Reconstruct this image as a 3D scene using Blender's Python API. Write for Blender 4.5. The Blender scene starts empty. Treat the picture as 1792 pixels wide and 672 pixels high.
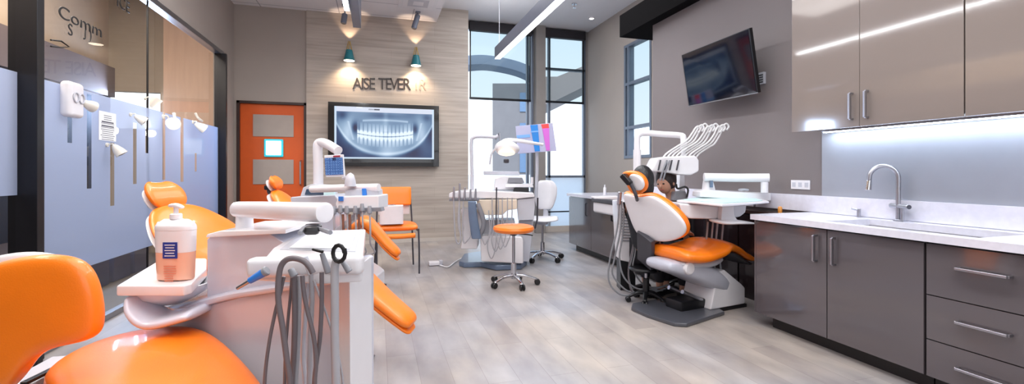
import bpy, bmesh, math, random
from mathutils import Vector, Matrix
random.seed(7)
D = bpy.data
scene = bpy.context.scene
COL = scene.collection
PI = math.pi
# ------------------------------------------------------------------ camera, world, lights, exposure
CAMH, F, YAW = 1.25, 796.0, math.radians(16.5)
cs, sn = math.cos(YAW), math.sin(YAW)
cd = D.cameras.new('camera'); cam = D.objects.new('camera', cd); COL.objects.link(cam)
cam.location = (0, 0, CAMH); cam.rotation_euler = (PI/2, 0, -YAW)
cd.sensor_width = 36; cd.lens = 36*F/1792; cd.shift_y = -36/1792; cd.clip_start = .05; cd.clip_end = 300
scene.camera = cam
scene.view_settings.view_transform = 'Standard'; scene.view_settings.look = 'None'
scene.view_settings.gamma = 1; scene.view_settings.use_curve_mapping = False
scene.view_settings.exposure = 0.0
scene.cycles.max_bounces = 8; scene.cycles.transparent_max_bounces = 12
scene.cycles.caustics_reflective = False; scene.cycles.caustics_refractive = False
scene.cycles.sample_clamp_indirect = 6
w = D.worlds.new('world'); scene.world = w; w.use_nodes = True
nt = w.node_tree; nt.nodes.clear()
wo = nt.nodes.new('ShaderNodeOutputWorld'); bg = nt.nodes.new('ShaderNodeBackground')
tc = nt.nodes.new('ShaderNodeTexCoord'); sx = nt.nodes.new('ShaderNodeSeparateXYZ'); rp = nt.nodes.new('ShaderNodeValToRGB')
nt.links.new(tc.outputs['Generated'], sx.inputs[0]); nt.links.new(sx.outputs['Z'], rp.inputs[0])
rp.color_ramp.elements[0].position = 0.0; rp.color_ramp.elements[0].color = (.93, .97, 1, 1)
rp.color_ramp.elements[1].position = 0.55; rp.color_ramp.elements[1].color = (.50, .72, 1, 1)
nt.links.new(rp.outputs[0], bg.inputs[0]); nt.links.new(bg.outputs[0], wo.inputs[0]); bg.inputs[1].default_value = 2.1

def area(name, loc, size, power, color=(1, 1, 1), rot=(0, 0, 0)):
    l = D.lights.new(name, 'AREA'); l.shape = 'RECTANGLE'; l.size, l.size_y = size; l.energy = power; l.color = color
    o = D.objects.new(name, l); COL.objects.link(o); o.location = loc; o.rotation_euler = rot; return o
def spot(name, loc, rot, power, angle, color, blend=.6, r=.02):
    l = D.lights.new(name, 'SPOT'); l.energy = power; l.spot_size = math.radians(angle); l.spot_blend = blend; l.color = color
    l.shadow_soft_size = r
    o = D.objects.new(name, l); COL.objects.link(o); o.location = loc; o.rotation_euler = rot; return o
# added area fills (under the ceiling, behind the camera, next door) and the sun outside
area('ceiling_fill', (.7, .9, 3.86), (4.6, 4.4), 195, (1, .97, .94))  # broad unseen fill, sized for soft overhead light and mild reflections
area('rear_fill', (.6, -1.5, 2.1), (3.6, 2.2), 42, (.86, .92, 1), (math.radians(90), 0, 0))  # unseen fill added to weaken the orange tint on the near unit
area('ceiling_fill', (-.6, 5.0, 3.90), (1.6, 2.0), 42, (1, .96, .92))
area('ceiling_fill', (2.3, 6.2, 4.16), (1.8, 2.4), 70, (.97, .98, 1))
area('neighbour_room_fill', (-3.0, 3.6, 3.85), (1.0, 5.0), 300, (1, .91, .80))  # added to brighten the walls seen through the partition
area('neighbour_window_fill', (-3.5, 8.15, 2.18), (.6, .5), 60, (.50, .68, 1), (math.radians(-90), 0, math.radians(18)))  # blue area light added at the opening to brighten the frosted film
sun = D.lights.new('sun', 'SUN'); sun.energy = 5; sun.angle = .02; sun.color = (1, .97, .93)
so = D.objects.new('sun', sun); COL.objects.link(so); so.rotation_euler = (math.radians(48), 0, math.radians(-35))

# ------------------------------------------------------------------ pixel helpers: a photo pixel to a real place
def P(px, py, d):
    a = (px-896)/F; b = (300-py)/F
    return Vector(((a*cs+sn)*d, (cs-a*sn)*d, CAMH+b*d))
def PX(px, py, X): a = (px-896)/F; return P(px, py, X/(a*cs+sn))
def PY(px, py, Y): a = (px-896)/F; return P(px, py, Y/(cs-a*sn))
def PZ(px, py, z): return P(px, py, (CAMH-z)*F/(py-300))

# ------------------------------------------------------------------ materials
MATS = {}
def mat(name, col, rough=.5, metal=0, coat=0, noise=0, nscale=8, bump=0, bscale=60, stretch=(1, 1, 1), emit=0, ecol=None, spec=.5):
    if name in MATS: return MATS[name]
    m = D.materials.new(name); m.use_nodes = True; n = m.node_tree; b = n.nodes['Principled BSDF']
    c = tuple(col)+(1,)
    b.inputs['Base Color'].default_value = c; b.inputs['Roughness'].default_value = rough; b.inputs['Metallic'].default_value = metal
    b.inputs['Coat Weight'].default_value = coat; b.inputs['Coat Roughness'].default_value = .05
    b.inputs['Specular IOR Level'].default_value = spec
    t = n.nodes.new('ShaderNodeTexCoord'); mp = n.nodes.new('ShaderNodeMapping'); mp.inputs['Scale'].default_value = stretch
    n.links.new(t.outputs['Object'], mp.inputs[0])
    nz = n.nodes.new('ShaderNodeTexNoise'); nz.inputs['Scale'].default_value = nscale; nz.inputs['Detail'].default_value = 5
    n.links.new(mp.outputs[0], nz.inputs['Vector'])
    r = n.nodes.new('ShaderNodeValToRGB'); k = noise if noise else .03
    r.color_ramp.elements[0].position = .3; r.color_ramp.elements[1].position = .7
    r.color_ramp.elements[0].color = tuple(x*(1-k) for x in col)+(1,); r.color_ramp.elements[1].color = tuple(min(1, x*(1+k)) for x in col)+(1,)
    n.links.new(nz.outputs['Fac'], r.inputs[0]); n.links.new(r.outputs[0], b.inputs['Base Color'])
    if bump:
        n2 = n.nodes.new('ShaderNodeTexNoise'); n2.inputs['Scale'].default_value = bscale; n.links.new(mp.outputs[0], n2.inputs['Vector'])
        bp = n.nodes.new('ShaderNodeBump'); bp.inputs['Strength'].default_value = bump; bp.inputs['Distance'].default_value = .01
        n.links.new(n2.outputs['Fac'], bp.inputs['Height']); n.links.new(bp.outputs[0], b.inputs['Normal'])
    if emit:
        b.inputs['Emission Color'].default_value = tuple(ecol or col)+(1,); b.inputs['Emission Strength'].default_value = emit
    MATS[name] = m; return m
def glassmat(name, tint, refl=.1, rough=.0, film=0, filmcol=(1, 1, 1), trans=.5):
    m = D.materials.new(name); m.use_nodes = True; n = m.node_tree; n.nodes.clear()
    out = n.nodes.new('ShaderNodeOutputMaterial'); tr = n.nodes.new('ShaderNodeBsdfTransparent'); tr.inputs[0].default_value = tuple(tint)+(1,)
    gl = n.nodes.new('ShaderNodeBsdfGlossy'); gl.inputs['Roughness'].default_value = rough
    lw = n.nodes.new('ShaderNodeLayerWeight'); lw.inputs[0].default_value = .5
    pw = n.nodes.new('ShaderNodeMath'); pw.operation = 'POWER'; pw.inputs[1].default_value = 4.5; n.links.new(lw.outputs['Facing'], pw.inputs[0])
    ad = n.nodes.new('ShaderNodeMath'); ad.operation = 'MULTIPLY_ADD'; ad.inputs[1].default_value = .8; ad.inputs[2].default_value = .035; n.links.new(pw.outputs[0], ad.inputs[0])
    mx = n.nodes.new('ShaderNodeMixShader')
    ml = n.nodes.new('ShaderNodeMath'); ml.operation = 'MULTIPLY'; ml.inputs[1].default_value = refl*10
    ml.use_clamp = True
    n.links.new(ad.outputs[0], ml.inputs[0]); n.links.new(ml.outputs[0], mx.inputs[0])
    src = tr
    if film:
        df = n.nodes.new('ShaderNodeBsdfDiffuse'); df.inputs[0].default_value = tuple(filmcol)+(1,)
        tl = n.nodes.new('ShaderNodeBsdfTranslucent'); tl.inputs[0].default_value = tuple(filmcol)+(1,)
        m1 = n.nodes.new('ShaderNodeMixShader'); m1.inputs[0].default_value = trans
        n.links.new(df.outputs[0], m1.inputs[1]); n.links.new(tl.outputs[0], m1.inputs[2])
        m2 = n.nodes.new('ShaderNodeMixShader'); m2.inputs[0].default_value = film
        n.links.new(tr.outputs[0], m2.inputs[1]); n.links.new(m1.outputs[0], m2.inputs[2]); src = m2
    n.links.new(src.outputs[0], mx.inputs[1]); n.links.new(gl.outputs[0], mx.inputs[2])
    n.links.new(mx.outputs[0], out.inputs[0]); MATS[name] = m; return m
def S(r, g, b):   # sRGB 0-255 to linear
    f = lambda v: (v/255/12.92) if v/255 <= .04045 else ((v/255+.055)/1.055)**2.4
    return (f(r), f(g), f(b))
ORANGE = mat('orange_vinyl', S(246, 126, 20), .36, coat=.25, noise=.06, nscale=4, bump=.08, bscale=220)
WHITE = mat('white_plastic', S(226, 225, 230), .28, coat=.3, noise=.02)
LGREY = mat('light_grey_plastic', S(190, 192, 202), .35, coat=.2, noise=.03)
MGREY = mat('mid_grey_plastic', S(128, 130, 138), .4, noise=.05)
DGREY = mat('dark_grey_plastic', S(62, 62, 70), .35, noise=.06)
BLACK = mat('black_plastic', S(16, 16, 20), .35, noise=.1)
CHROME = mat('chrome', S(205, 205, 210), .16, 1, noise=.03)
STEEL = mat('brushed_steel', S(175, 175, 182), .32, 1, noise=.08, nscale=30, stretch=(1, 1, 20))
HOSE = mat('grey_hose', S(165, 165, 172), .45, noise=.06)
DHOSE = mat('dark_hose', S(104, 97, 102), .4, noise=.06)
WHOSE = mat('white_hose', S(228, 228, 230), .4, noise=.04)
CREAM = mat('cream_plastic', S(222, 208, 190), .4, noise=.04)
TEAL = mat('teal_metal', S(30, 120, 132), .4, noise=.1)
BRASS = mat('brass_wire', S(200, 165, 70), .35, .8)
BLUE = mat('blue_plastic', S(50, 120, 205), .35)
DBLUE = mat('slate_blue_plastic', S(98, 116, 142), .35, coat=.3, noise=.06)
AQUA = mat('pale_aqua_mat', S(196, 226, 226), .35)
PLINTH = mat('black_plinth', S(22, 18, 20), .5)
WALLBEIGE = mat('wall_paint_beige', S(166, 157, 150), .85, noise=.02, nscale=2, bump=.1, bscale=150)
WALLGREY = mat('wall_paint_grey', S(120, 113, 114), .8, noise=.02, nscale=2, bump=.1, bscale=150)
LIFT = mat('aluminium_frame', S(150, 152, 158), .3, .9)
DARKF = mat('black_frame', S(22, 22, 28), .35, .3)
SHADEBAR = mat('shade_cassette', S(40, 36, 42), .5)
CABTOP = mat('taupe_gloss_laminate', S(130, 120, 115), .08, coat=.6, noise=.02, nscale=2)
CABLOW = mat('charcoal_gloss_laminate', S(88, 82, 86), .1, coat=.8, noise=.03, nscale=2)
STONE = mat('white_quartz', S(214, 214, 226), .22, noise=.05, nscale=25, coat=.2)
CABLE = mat('cable_grey', S(128, 130, 136), .45, noise=.05)
BSPLASH = mat('backsplash_panel', S(150, 154, 164), .35, noise=.02)
CEILM = None
# ------------------------------------------------------------------ mesh builder
class MB:
    def __init__(s): s.v = []; s.f = []; s.sm = []; s.wn = False
    def add(s, vs, fs, smooth=False):
        k = len(s.v); s.v += [Vector(v) for v in vs]; s.f += [tuple(i+k for i in f) for f in fs]; s.sm += [smooth]*len(fs); return s
    def bm(s, b, smooth=False):
        s.wn = s.wn or smooth
        b.verts.ensure_lookup_table(); b.verts.index_update()
        s.add([v.co.copy() for v in b.verts], [[v.index for v in f.verts] for f in b.faces], smooth); b.free(); return s
    def box(s, c, size, rot=(0, 0, 0), bev=0, seg=2, M=None):
        b = bmesh.new(); bmesh.ops.create_cube(b, size=1)
        bmesh.ops.scale(b, vec=size, verts=b.verts)
        if bev:
            bmesh.ops.bevel(b, geom=list(b.edges), offset=min(bev, min(size)*.49), segments=seg, affect='EDGES', profile=.5)
        from mathutils import Euler
        bmesh.ops.transform(b, matrix=Matrix.Translation(c) @ Euler(rot).to_matrix().to_4x4(), verts=b.verts)
        return s.bm(b, bool(bev))
    def bx(s, x0, x1, y0, y1, z0, z1, bev=0):
        return s.box(((x0+x1)/2, (y0+y1)/2, (z0+z1)/2), (abs(x1-x0), abs(y1-y0), abs(z1-z0)), bev=bev)
    def sheet(s, pts): return s.add(pts, [tuple(range(len(pts)))])
    def shx(s, x, y0, y1, z0, z1): return s.sheet([(x, y0, z0), (x, y1, z0), (x, y1, z1), (x, y0, z1)])
    def shy(s, y, x0, x1, z0, z1): return s.sheet([(x0, y, z0), (x1, y, z0), (x1, y, z1), (x0, y, z1)])
    def obox(s, a, b, w, h, bev=.005, up=(0, 0, 1)):
        """bar from a to b, w wide, h high"""
        a = Vector(a); b = Vector(b); x = (b-a); L = x.length; x.normalize(); up = Vector(up)
        y = up.cross(x).normalized(); z = x.cross(y)
        M = Matrix((x, y, z)).transposed().to_4x4(); M.translation = (a+b)/2
        bb = bmesh.new(); bmesh.ops.create_cube(bb, size=1); bmesh.ops.scale(bb, vec=(L, w, h), verts=bb.verts)
        if bev: bmesh.ops.bevel(bb, geom=list(bb.edges), offset=min(bev, min(L, w, h)*.49), segments=3, affect='EDGES', profile=.5)
        bmesh.ops.transform(bb, matrix=M, verts=bb.verts); return s.bm(bb, bool(bev))
    def tube(s, pts, r, seg=10, smooth=True, res=6, taper=None):
        pts = [Vector(p) for p in pts]
        if smooth and len(pts) > 2:
            q = [pts[0]*2-pts[1]]+pts+[pts[-1]*2-pts[-2]]; out = []
            for i in range(1, len(q)-2):
                for k in range(res):
                    t = k/res; p0, p1, p2, p3 = q[i-1], q[i], q[i+1], q[i+2]
                    out.append(.5*((2*p1)+(p2-p0)*t+(2*p0-5*p1+4*p2-p3)*t*t+(3*p1-p0-3*p2+p3)*t**3))
            out.append(q[-2]); pts = out
        n = len(pts); vs = []; fs = []
        T = [(pts[min(i+1, n-1)]-pts[max(i-1, 0)]).normalized() for i in range(n)]
        N = T[0].orthogonal().normalized()
        for i in range(n):
            N = (N-T[i]*N.dot(T[i])); N = N.normalized() if N.length > 1e-6 else T[i].orthogonal().normalized()
            B = T[i].cross(N); rr = r if taper is None else r*(taper[0]+(taper[1]-taper[0])*i/(n-1))
            for k in range(seg):
                a = 2*PI*k/seg; vs.append(pts[i]+(N*math.cos(a)+B*math.sin(a))*rr)
        for i in range(n-1):
            for k in range(seg):
                fs.append((i*seg+k, i*seg+(k+1) % seg, (i+1)*seg+(k+1) % seg, (i+1)*seg+k))
        fs.append(tuple(range(seg))[::-1]); fs.append(tuple((n-1)*seg+k for k in range(seg)))
        return s.add(vs, fs, True)
    def cyl(s, a, b, r, seg=24, bev=0, r2=None):
        a = Vector(a); b = Vector(b); L = (b-a).length; r2 = r if r2 is None else r2
        e = min(bev, L/2, r, r2)
        prof = [(0, 0), (r-e, 0), (r, e), (r2, L-e), (r2-e, L), (0, L)] if bev else [(0, 0), (r, 0), (r2, L), (0, L)]
        return s.lathe(prof, a, b-a, seg)
    def lathe(s, prof, o=(0, 0, 0), axis=(0, 0, 1), seg=24):
        o = Vector(o); z = Vector(axis).normalized(); x = z.orthogonal().normalized(); y = z.cross(x); vs = []; fs = []; ring = []
        for (r, h) in prof:
            if r < 1e-6: ring.append([len(vs)]); vs.append(o+z*h)
            else:
                ring.append(list(range(len(vs), len(vs)+seg)))
                for k in range(seg): a = 2*PI*k/seg; vs.append(o+z*h+(x*math.cos(a)+y*math.sin(a))*r)
        for A, B in zip(ring, ring[1:]):
            if len(A) == 1 and len(B) == 1: continue
            for k in range(seg):
                k2 = (k+1) % seg
                if len(A) == 1: fs.append((A[0], B[k2], B[k]))
                elif len(B) == 1: fs.append((A[k], A[k2], B[0]))
                else: fs.append((A[k], A[k2], B[k2], B[k]))
        return s.add(vs, fs, True)
    def prism(s, poly, vec, bev=0):
        """polygon of 3d points extruded by vec"""
        b = bmesh.new(); vec = Vector(vec); vv = [b.verts.new(Vector(p)) for p in poly]; f = b.faces.new(vv)
        r = bmesh.ops.extrude_face_region(b, geom=[f]); bmesh.ops.translate(b, vec=vec, verts=[g for g in r['geom'] if isinstance(g, bmesh.types.BMVert)])
        bmesh.ops.recalc_face_normals(b, faces=b.faces)
        if bev: bmesh.ops.bevel(b, geom=list(b.edges), offset=bev, segments=2, affect='EDGES', profile=.5, clamp_overlap=True)
        return s.bm(b, bool(bev))
    def ell(s, c, rad, seg=20, rings=12, rot=None):
        vs = []; fs = []; c = Vector(c); R = rot or Matrix.Identity(3)
        for i in range(rings+1):
            th = PI*i/rings
            for k in range(seg):
                a = 2*PI*k/seg; vs.append(c+R @ Vector((rad[0]*math.sin(th)*math.cos(a), rad[1]*math.sin(th)*math.sin(a), rad[2]*math.cos(th))))
        for i in range(rings):
            for k in range(seg): fs.append((i*seg+k, (i+1)*seg+k, (i+1)*seg+(k+1) % seg, i*seg+(k+1) % seg))
        return s.add(vs, fs, True)
    def loft(s, path, lat, hw, ht, round0=.06, round1=.06, ex=2.8, n=28, seg=28, off=0, curv=0):
        """padded slab: path = centre line points, lat = sideways direction, hw/ht = half width / half thickness lists"""
        path = [Vector(p) for p in path]; lat = Vector(lat).normalized()
        cum = [0]
        for a, b in zip(path, path[1:]): cum.append(cum[-1]+(b-a).length)
        L = cum[-1]
        def cat(q, t):  # sample list q over 0..1 with catmull
            x = t*(len(q)-1); i = min(int(x), len(q)-2); u = x-i
            p0 = q[max(i-1, 0)]; p1 = q[i]; p2 = q[i+1]; p3 = q[min(i+2, len(q)-1)]
            return .5*((2*p1)+(p2-p0)*u+(2*p0-5*p1+4*p2-p3)*u*u+(3*p1-p0-3*p2+p3)*u**3)
        ts = [.5-.5*math.cos(PI*i/n) for i in range(n+1)]
        C = [cat(path, t) for t in ts]; vs = []; fs = []
        for i, t in enumerate(ts):
            T = (C[min(i+1, n)]-C[max(i-1, 0)]).normalized(); N = lat.cross(T).normalized(); sdist = t*L
            k = 1.0
            if sdist < round0: k = math.sqrt(max(0, 1-(1-sdist/round0)**2))
            if L-sdist < round1: k = min(k, math.sqrt(max(0, 1-(1-(L-sdist)/round1)**2)))
            k = max(k, .02); W = cat(hw, t); W = W-min(round0, round1, W)*(1-k)*.9; H = cat(ht, t)*max(k, .05)
            for j in range(seg):
                a = 2*PI*j/seg; ca, sa = math.cos(a), math.sin(a)
                u = math.copysign(abs(ca)**(2/ex), ca); v = math.copysign(abs(sa)**(2/ex), sa)
                vs.append(C[i]+lat*(W*u)+N*(H*v+off+curv*u*u))
        for i in range(n):
            for j in range(seg): fs.append((i*seg+j, i*seg+(j+1) % seg, (i+1)*seg+(j+1) % seg, (i+1)*seg+j))
        fs.append(tuple(range(seg))[::-1]); fs.append(tuple(n*seg+j for j in range(seg)))
        return s.add(vs, fs, True)
    def build(s, name, m, parent=None, world=True, angle=40):
        me = D.meshes.new(name)
        off = Vector((0, 0, 0)); loc = None
        if parent is not None and world:
            p = parent
            while p.parent: p = p.parent
            off = p.location.copy()
        if parent is None and world:
            xs = [v.x for v in s.v]; ys = [v.y for v in s.v]; zs = [v.z for v in s.v]
            loc = Vector(((min(xs)+max(xs))/2, (min(ys)+max(ys))/2, min(zs))); off = loc
        me.from_pydata([v-off for v in s.v], [], s.f); me.materials.append(m)
        me.polygons.foreach_set('use_smooth', s.sm)
        b = bmesh.new(); b.from_mesh(me); bmesh.ops.remove_doubles(b, verts=b.verts, dist=1e-6); bmesh.ops.recalc_face_normals(b, faces=b.faces)
        for e in b.edges:
            if len(e.link_faces) == 2:
                e.smooth = e.calc_face_angle(0) < math.radians(angle)
        b.to_mesh(me); b.free()
        o = D.objects.new(name, me); COL.objects.link(o)
        if parent is not None: o.parent = parent
        if loc is not None: o.location = loc
        if s.wn: md = o.modifiers.new('wn', 'WEIGHTED_NORMAL'); md.keep_sharp = True; md.weight = 100
        return o
def tag(o, label=None, cat=None, group=None, kind=None):
    if label: o['label'] = label
    if cat: o['category'] = cat
    if group: o['group'] = group
    if kind: o['kind'] = kind
    return o
def empty(name, loc, label, cat, group=None, rz=0):
    o = D.objects.new(name, None); COL.objects.link(o); o.location = loc; o.rotation_euler = (0, 0, rz); o.empty_display_size = .1
    return tag(o, label, cat, group)
def struct(name, mb, m, parent=None):
    o = mb.build(name, m, parent)
    if parent is None: o['kind'] = 'structure'
    return o
def copy_tree(o, parent=None):
    c = o.copy(); COL.objects.link(c)
    if parent is not None: c.parent = parent
    for ch in list(o.children): copy_tree(ch, c)
    return c
def text(name, s, m, size, M, parent=None, depth=.006, squeeze=1.0):
    cu = D.curves.new(name, 'FONT'); cu.body = s; cu.size = size; cu.extrude = depth; cu.align_x = 'CENTER'; cu.align_y = 'CENTER'
    t = D.objects.new('tmp', cu); COL.objects.link(t); bpy.context.view_layer.update()
    me = D.meshes.new_from_object(t.evaluated_get(bpy.context.evaluated_depsgraph_get())); D.objects.remove(t)
    me.transform(M @ Matrix.Diagonal((squeeze, 1, 1, 1)))
    if parent is not None:
        p = parent
        while p.parent: p = p.parent
        me.transform(Matrix.Translation(-p.location))
        loc = Vector((0, 0, 0))
    else:
        loc = M.translation.copy(); me.transform(Matrix.Translation(-loc))
    me.materials.clear(); me.materials.append(m)
    o = D.objects.new(name, me); COL.objects.link(o); o.location = loc
    if parent is not None: o.parent = parent
    return o
def frame(origin, xdir, ydir):
    x = Vector(xdir).normalized(); y = Vector(ydir).normalized(); z = x.cross(y)
    M = Matrix((x, y, z)).transposed().to_4x4(); M.translation = origin; return M
def blob(name, outline, th, m, parent, lvl=2, dome=.02, world=True):
    """closed 3d outline (planar-ish) padded to a cushion"""
    pts = [Vector(p) for p in outline]; c = sum(pts, Vector())/len(pts)
    n = Vector((0, 0, 0))
    for i in range(len(pts)): n += (pts[i]-c).cross(pts[(i+1) % len(pts)]-c)
    n.normalize(); N = len(pts); vs = []; fs = []
    rings = [(.0, 1.0+dome/th), (.45, 1+dome*.9/th), (.78, 1+dome*.4/th), (.93, .85), (1.0, .35), (1.0, -.35), (.93, -.85), (.7, -1), (0, -1)]
    idx = []
    for (s_, h) in rings:
        if s_ == 0: idx.append([len(vs)]); vs.append(c+n*th*h)
        else: idx.append(list(range(len(vs), len(vs)+N))); vs += [c+(p-c)*s_+n*th*h for p in pts]
    for A, B in zip(idx, idx[1:]):
        for k in range(N):
            k2 = (k+1) % N
            if len(A) == 1: fs.append((A[0], B[k], B[k2]))
            elif len(B) == 1: fs.append((A[k2], A[k], B[0]))
            else: fs.append((A[k], B[k], B[k2], A[k2]))
    mb = MB(); mb.add(vs, fs, True); o = mb.build(name, m, parent, world=world, angle=180)
    md = o.modifiers.new('s', 'SUBSURF'); md.levels = lvl; md.render_levels = lvl; return o
# ================================================================== THE SETTING
XL, XR, XG = -2.2, 4.28, 3.6          # glass wall, far right wall, grey wall behind the counter
YB, YW = 8.25, 8.8                    # wood wall, window wall
ZC, ZT = 3.93, 4.2                    # tile ceiling, upper ceiling
def floor_material():
    m = D.materials.new('vinyl_floor'); m.use_nodes = True; n = m.node_tree; b = n.nodes['Principled BSDF']
    t = n.nodes.new('ShaderNodeTexCoord'); mp = n.nodes.new('ShaderNodeMapping'); mp.inputs['Rotation'].default_value = (0, 0, PI/2)
    n.links.new(t.outputs['Object'], mp.inputs[0])
    br = n.nodes.new('ShaderNodeTexBrick'); br.inputs['Scale'].default_value = 1.0
    br.inputs['Brick Width'].default_value = 1.15; br.inputs['Row Height'].default_value = .19; br.inputs['Mortar Size'].default_value = .0012
    br.inputs['Color1'].default_value = S(170, 167, 166)+(1,); br.inputs['Color2'].default_value = S(152, 148, 149)+(1,); br.inputs['Mortar'].default_value = S(128, 122, 120)+(1,)
    n.links.new(mp.outputs[0], br.inputs['Vector'])
    mp2 = n.nodes.new('ShaderNodeMapping'); mp2.inputs['Scale'].default_value = (3.6, 1.5, 1); n.links.new(t.outputs['Object'], mp2.inputs[0])
    nz = n.nodes.new('ShaderNodeTexNoise'); nz.inputs['Scale'].default_value = 1.6; nz.inputs['Detail'].default_value = 8; n.links.new(mp2.outputs[0], nz.inputs['Vector'])
    r = n.nodes.new('ShaderNodeValToRGB'); r.color_ramp.elements[0].position = .32; r.color_ramp.elements[1].position = .7
    r.color_ramp.elements[0].color = (.74, .72, .73, 1); r.color_ramp.elements[1].color = (1.1, 1.07, 1.04, 1)
    n.links.new(nz.outputs['Fac'], r.inputs[0])
    mx = n.nodes.new('ShaderNodeMixRGB'); mx.blend_type = 'MULTIPLY'; mx.inputs[0].default_value = 1
    n.links.new(br.outputs[0], mx.inputs[1]); n.links.new(r.outputs[0], mx.inputs[2]); n.links.new(mx.outputs[0], b.inputs['Base Color'])
    b.inputs['Roughness'].default_value = .34
    n3 = n.nodes.new('ShaderNodeTexNoise'); n3.inputs['Scale'].default_value = .9; n3.inputs['Detail'].default_value = 3; n.links.new(t.outputs['Object'], n3.inputs['Vector'])
    r3 = n.nodes.new('ShaderNodeValToRGB'); r3.color_ramp.elements[0].position = .4; r3.color_ramp.elements[1].position = .6
    r3.color_ramp.elements[0].color = (.95, .99, 1.06, 1); r3.color_ramp.elements[1].color = (1.05, 1.0, .93, 1); n.links.new(n3.outputs['Fac'], r3.inputs[0])
    m3 = n.nodes.new('ShaderNodeMixRGB'); m3.blend_type = 'MULTIPLY'; m3.inputs[0].default_value = 1
    n.links.new(mx.outputs[0], m3.inputs[1]); n.links.new(r3.outputs[0], m3.inputs[2]); n.links.new(m3.outputs[0], b.inputs['Base Color'])
    bp = n.nodes.new('ShaderNodeBump'); bp.inputs['Strength'].default_value = .12; bp.inputs['Distance'].default_value = .01
    n.links.new(nz.outputs['Fac'], bp.inputs['Height']); n.links.new(bp.outputs[0], b.inputs['Normal'])
    return m
def streak_material():
    m = D.materials.new('travertine_panel'); m.use_nodes = True; n = m.node_tree; b = n.nodes['Principled BSDF']
    t = n.nodes.new('ShaderNodeTexCoord'); mp = n.nodes.new('ShaderNodeMapping'); mp.inputs['Scale'].default_value = (.5, 1, 9)
    n.links.new(t.outputs['Object'], mp.inputs[0])
    nz = n.nodes.new('ShaderNodeTexNoise'); nz.inputs['Scale'].default_value = 2.2; nz.inputs['Detail'].default_value = 7; n.links.new(mp.outputs[0], nz.inputs['Vector'])
    r = n.nodes.new('ShaderNodeValToRGB'); r.color_ramp.elements[0].position = .33; r.color_ramp.elements[1].position = .68
    r.color_ramp.elements[0].color = S(168, 157, 147)+(1,); r.color_ramp.elements[1].color = S(190, 180, 170)+(1,)
    n.links.new(nz.outputs['Fac'], r.inputs[0])
    mp2 = n.nodes.new('ShaderNodeMapping'); mp2.inputs['Rotation'].default_value = (PI/2, 0, 0); n.links.new(t.outputs['Object'], mp2.inputs[0])
    br = n.nodes.new('ShaderNodeTexBrick'); br.inputs['Brick Width'].default_value = 1.5; br.inputs['Row Height'].default_value = .16; br.inputs['Mortar Size'].default_value = .0018
    br.inputs['Scale'].default_value = 1; br.inputs['Color1'].default_value = (1, 1, 1, 1); br.inputs['Color2'].default_value = (.93, .925, .92, 1); br.inputs['Mortar'].default_value = (.78, .76, .74, 1)
    n.links.new(mp2.outputs[0], br.inputs['Vector'])
    mx = n.nodes.new('ShaderNodeMixRGB'); mx.blend_type = 'MULTIPLY'; mx.inputs[0].default_value = 1
    n.links.new(r.outputs[0], mx.inputs[1]); n.links.new(br.outputs[0], mx.inputs[2]); n.links.new(mx.outputs[0], b.inputs['Base Color'])
    b.inputs['Roughness'].default_value = .6
    return m
def tile_material():
    m = D.materials.new('ceiling_tile'); m.use_nodes = True; n = m.node_tree; b = n.nodes['Principled BSDF']
    t = n.nodes.new('ShaderNodeTexCoord')
    br = n.nodes.new('ShaderNodeTexBrick'); br.offset = 0; br.inputs['Brick Width'].default_value = 1.2; br.inputs['Row Height'].default_value = .6
    br.inputs['Mortar Size'].default_value = .009; br.inputs['Scale'].default_value = 1; br.inputs['Color1'].default_value = S(228, 226, 229)+(1,)
    br.inputs['Color2'].default_value = S(222, 220, 224)+(1,); br.inputs['Mortar'].default_value = S(172, 172, 180)+(1,)
    n.links.new(t.outputs['Object'], br.inputs['Vector']); n.links.new(br.outputs[0], b.inputs['Base Color']); b.inputs['Roughness'].default_value = .9
    return m
FLOORM, STREAK, TILE = floor_material(), streak_material(), tile_material()
CEILP = mat('ceiling_paint', S(222, 222, 226), .9, noise=.01)
struct('floor', MB().bx(-2.2, 4.6, -1.6, 9.1, -.1, 0), FLOORM)
struct('floor_neighbour', MB().bx(-4.2, -2.2, -1.6, 9.1, -.1, 0), mat('grey_carpet', S(82, 78, 74), .6, noise=.1, nscale=60))
struct('ceiling', MB().bx(-2.25, 4.6, -1.6, 9.1, ZT, ZT+.1), CEILP)
struct('trim_1', MB().bx(-2.25, 1.02, -1.6, YB-.002, ZC, ZC+.1), TILE)               # lower tiled ceiling field
struct('trim_2', MB().bx(-4.2, -2.25, -1.6, 8.45, 3.95, 4.05), CEILP)
# back walls
mb = MB(); mb.bx(-2.3, -2.16, YB, YB+.14, 0, ZT); mb.bx(-2.16, -1.13, YB, YB+.14, 2.39, ZT)
struct('wall_back', mb, WALLBEIGE)
struct('wall_back_panelled', MB().bx(-1.13, 1.6, YB-.03, YB+.14, 0, ZT), STREAK)
struct('wall_back_return', MB().bx(1.48, 1.6, YB+.14, YW+.1, 0, ZT), WALLBEIGE)
# window wall
PIER = mat('window_pier_paint', S(140, 135, 132), .8)
for nm, q in (('wall_window_left_jamb', (1.6, 1.66, YW, YW+.16, 0, ZT)), ('wall_window_pier', (3.07, 3.27, YW-.16, YW+.16, 0, ZT)), ('wall_window_corner', (4.24, 4.6, YW, YW+.16, 0, ZT)),
              ('wall_window_head', (1.66, 4.24, YW+.005, YW+.16, 4.12, ZT)), ('wall_window_sill', (1.66, 4.24, YW, YW+.16, -.02, .06))):
    struct(nm, MB().bx(*q), PIER)
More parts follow.
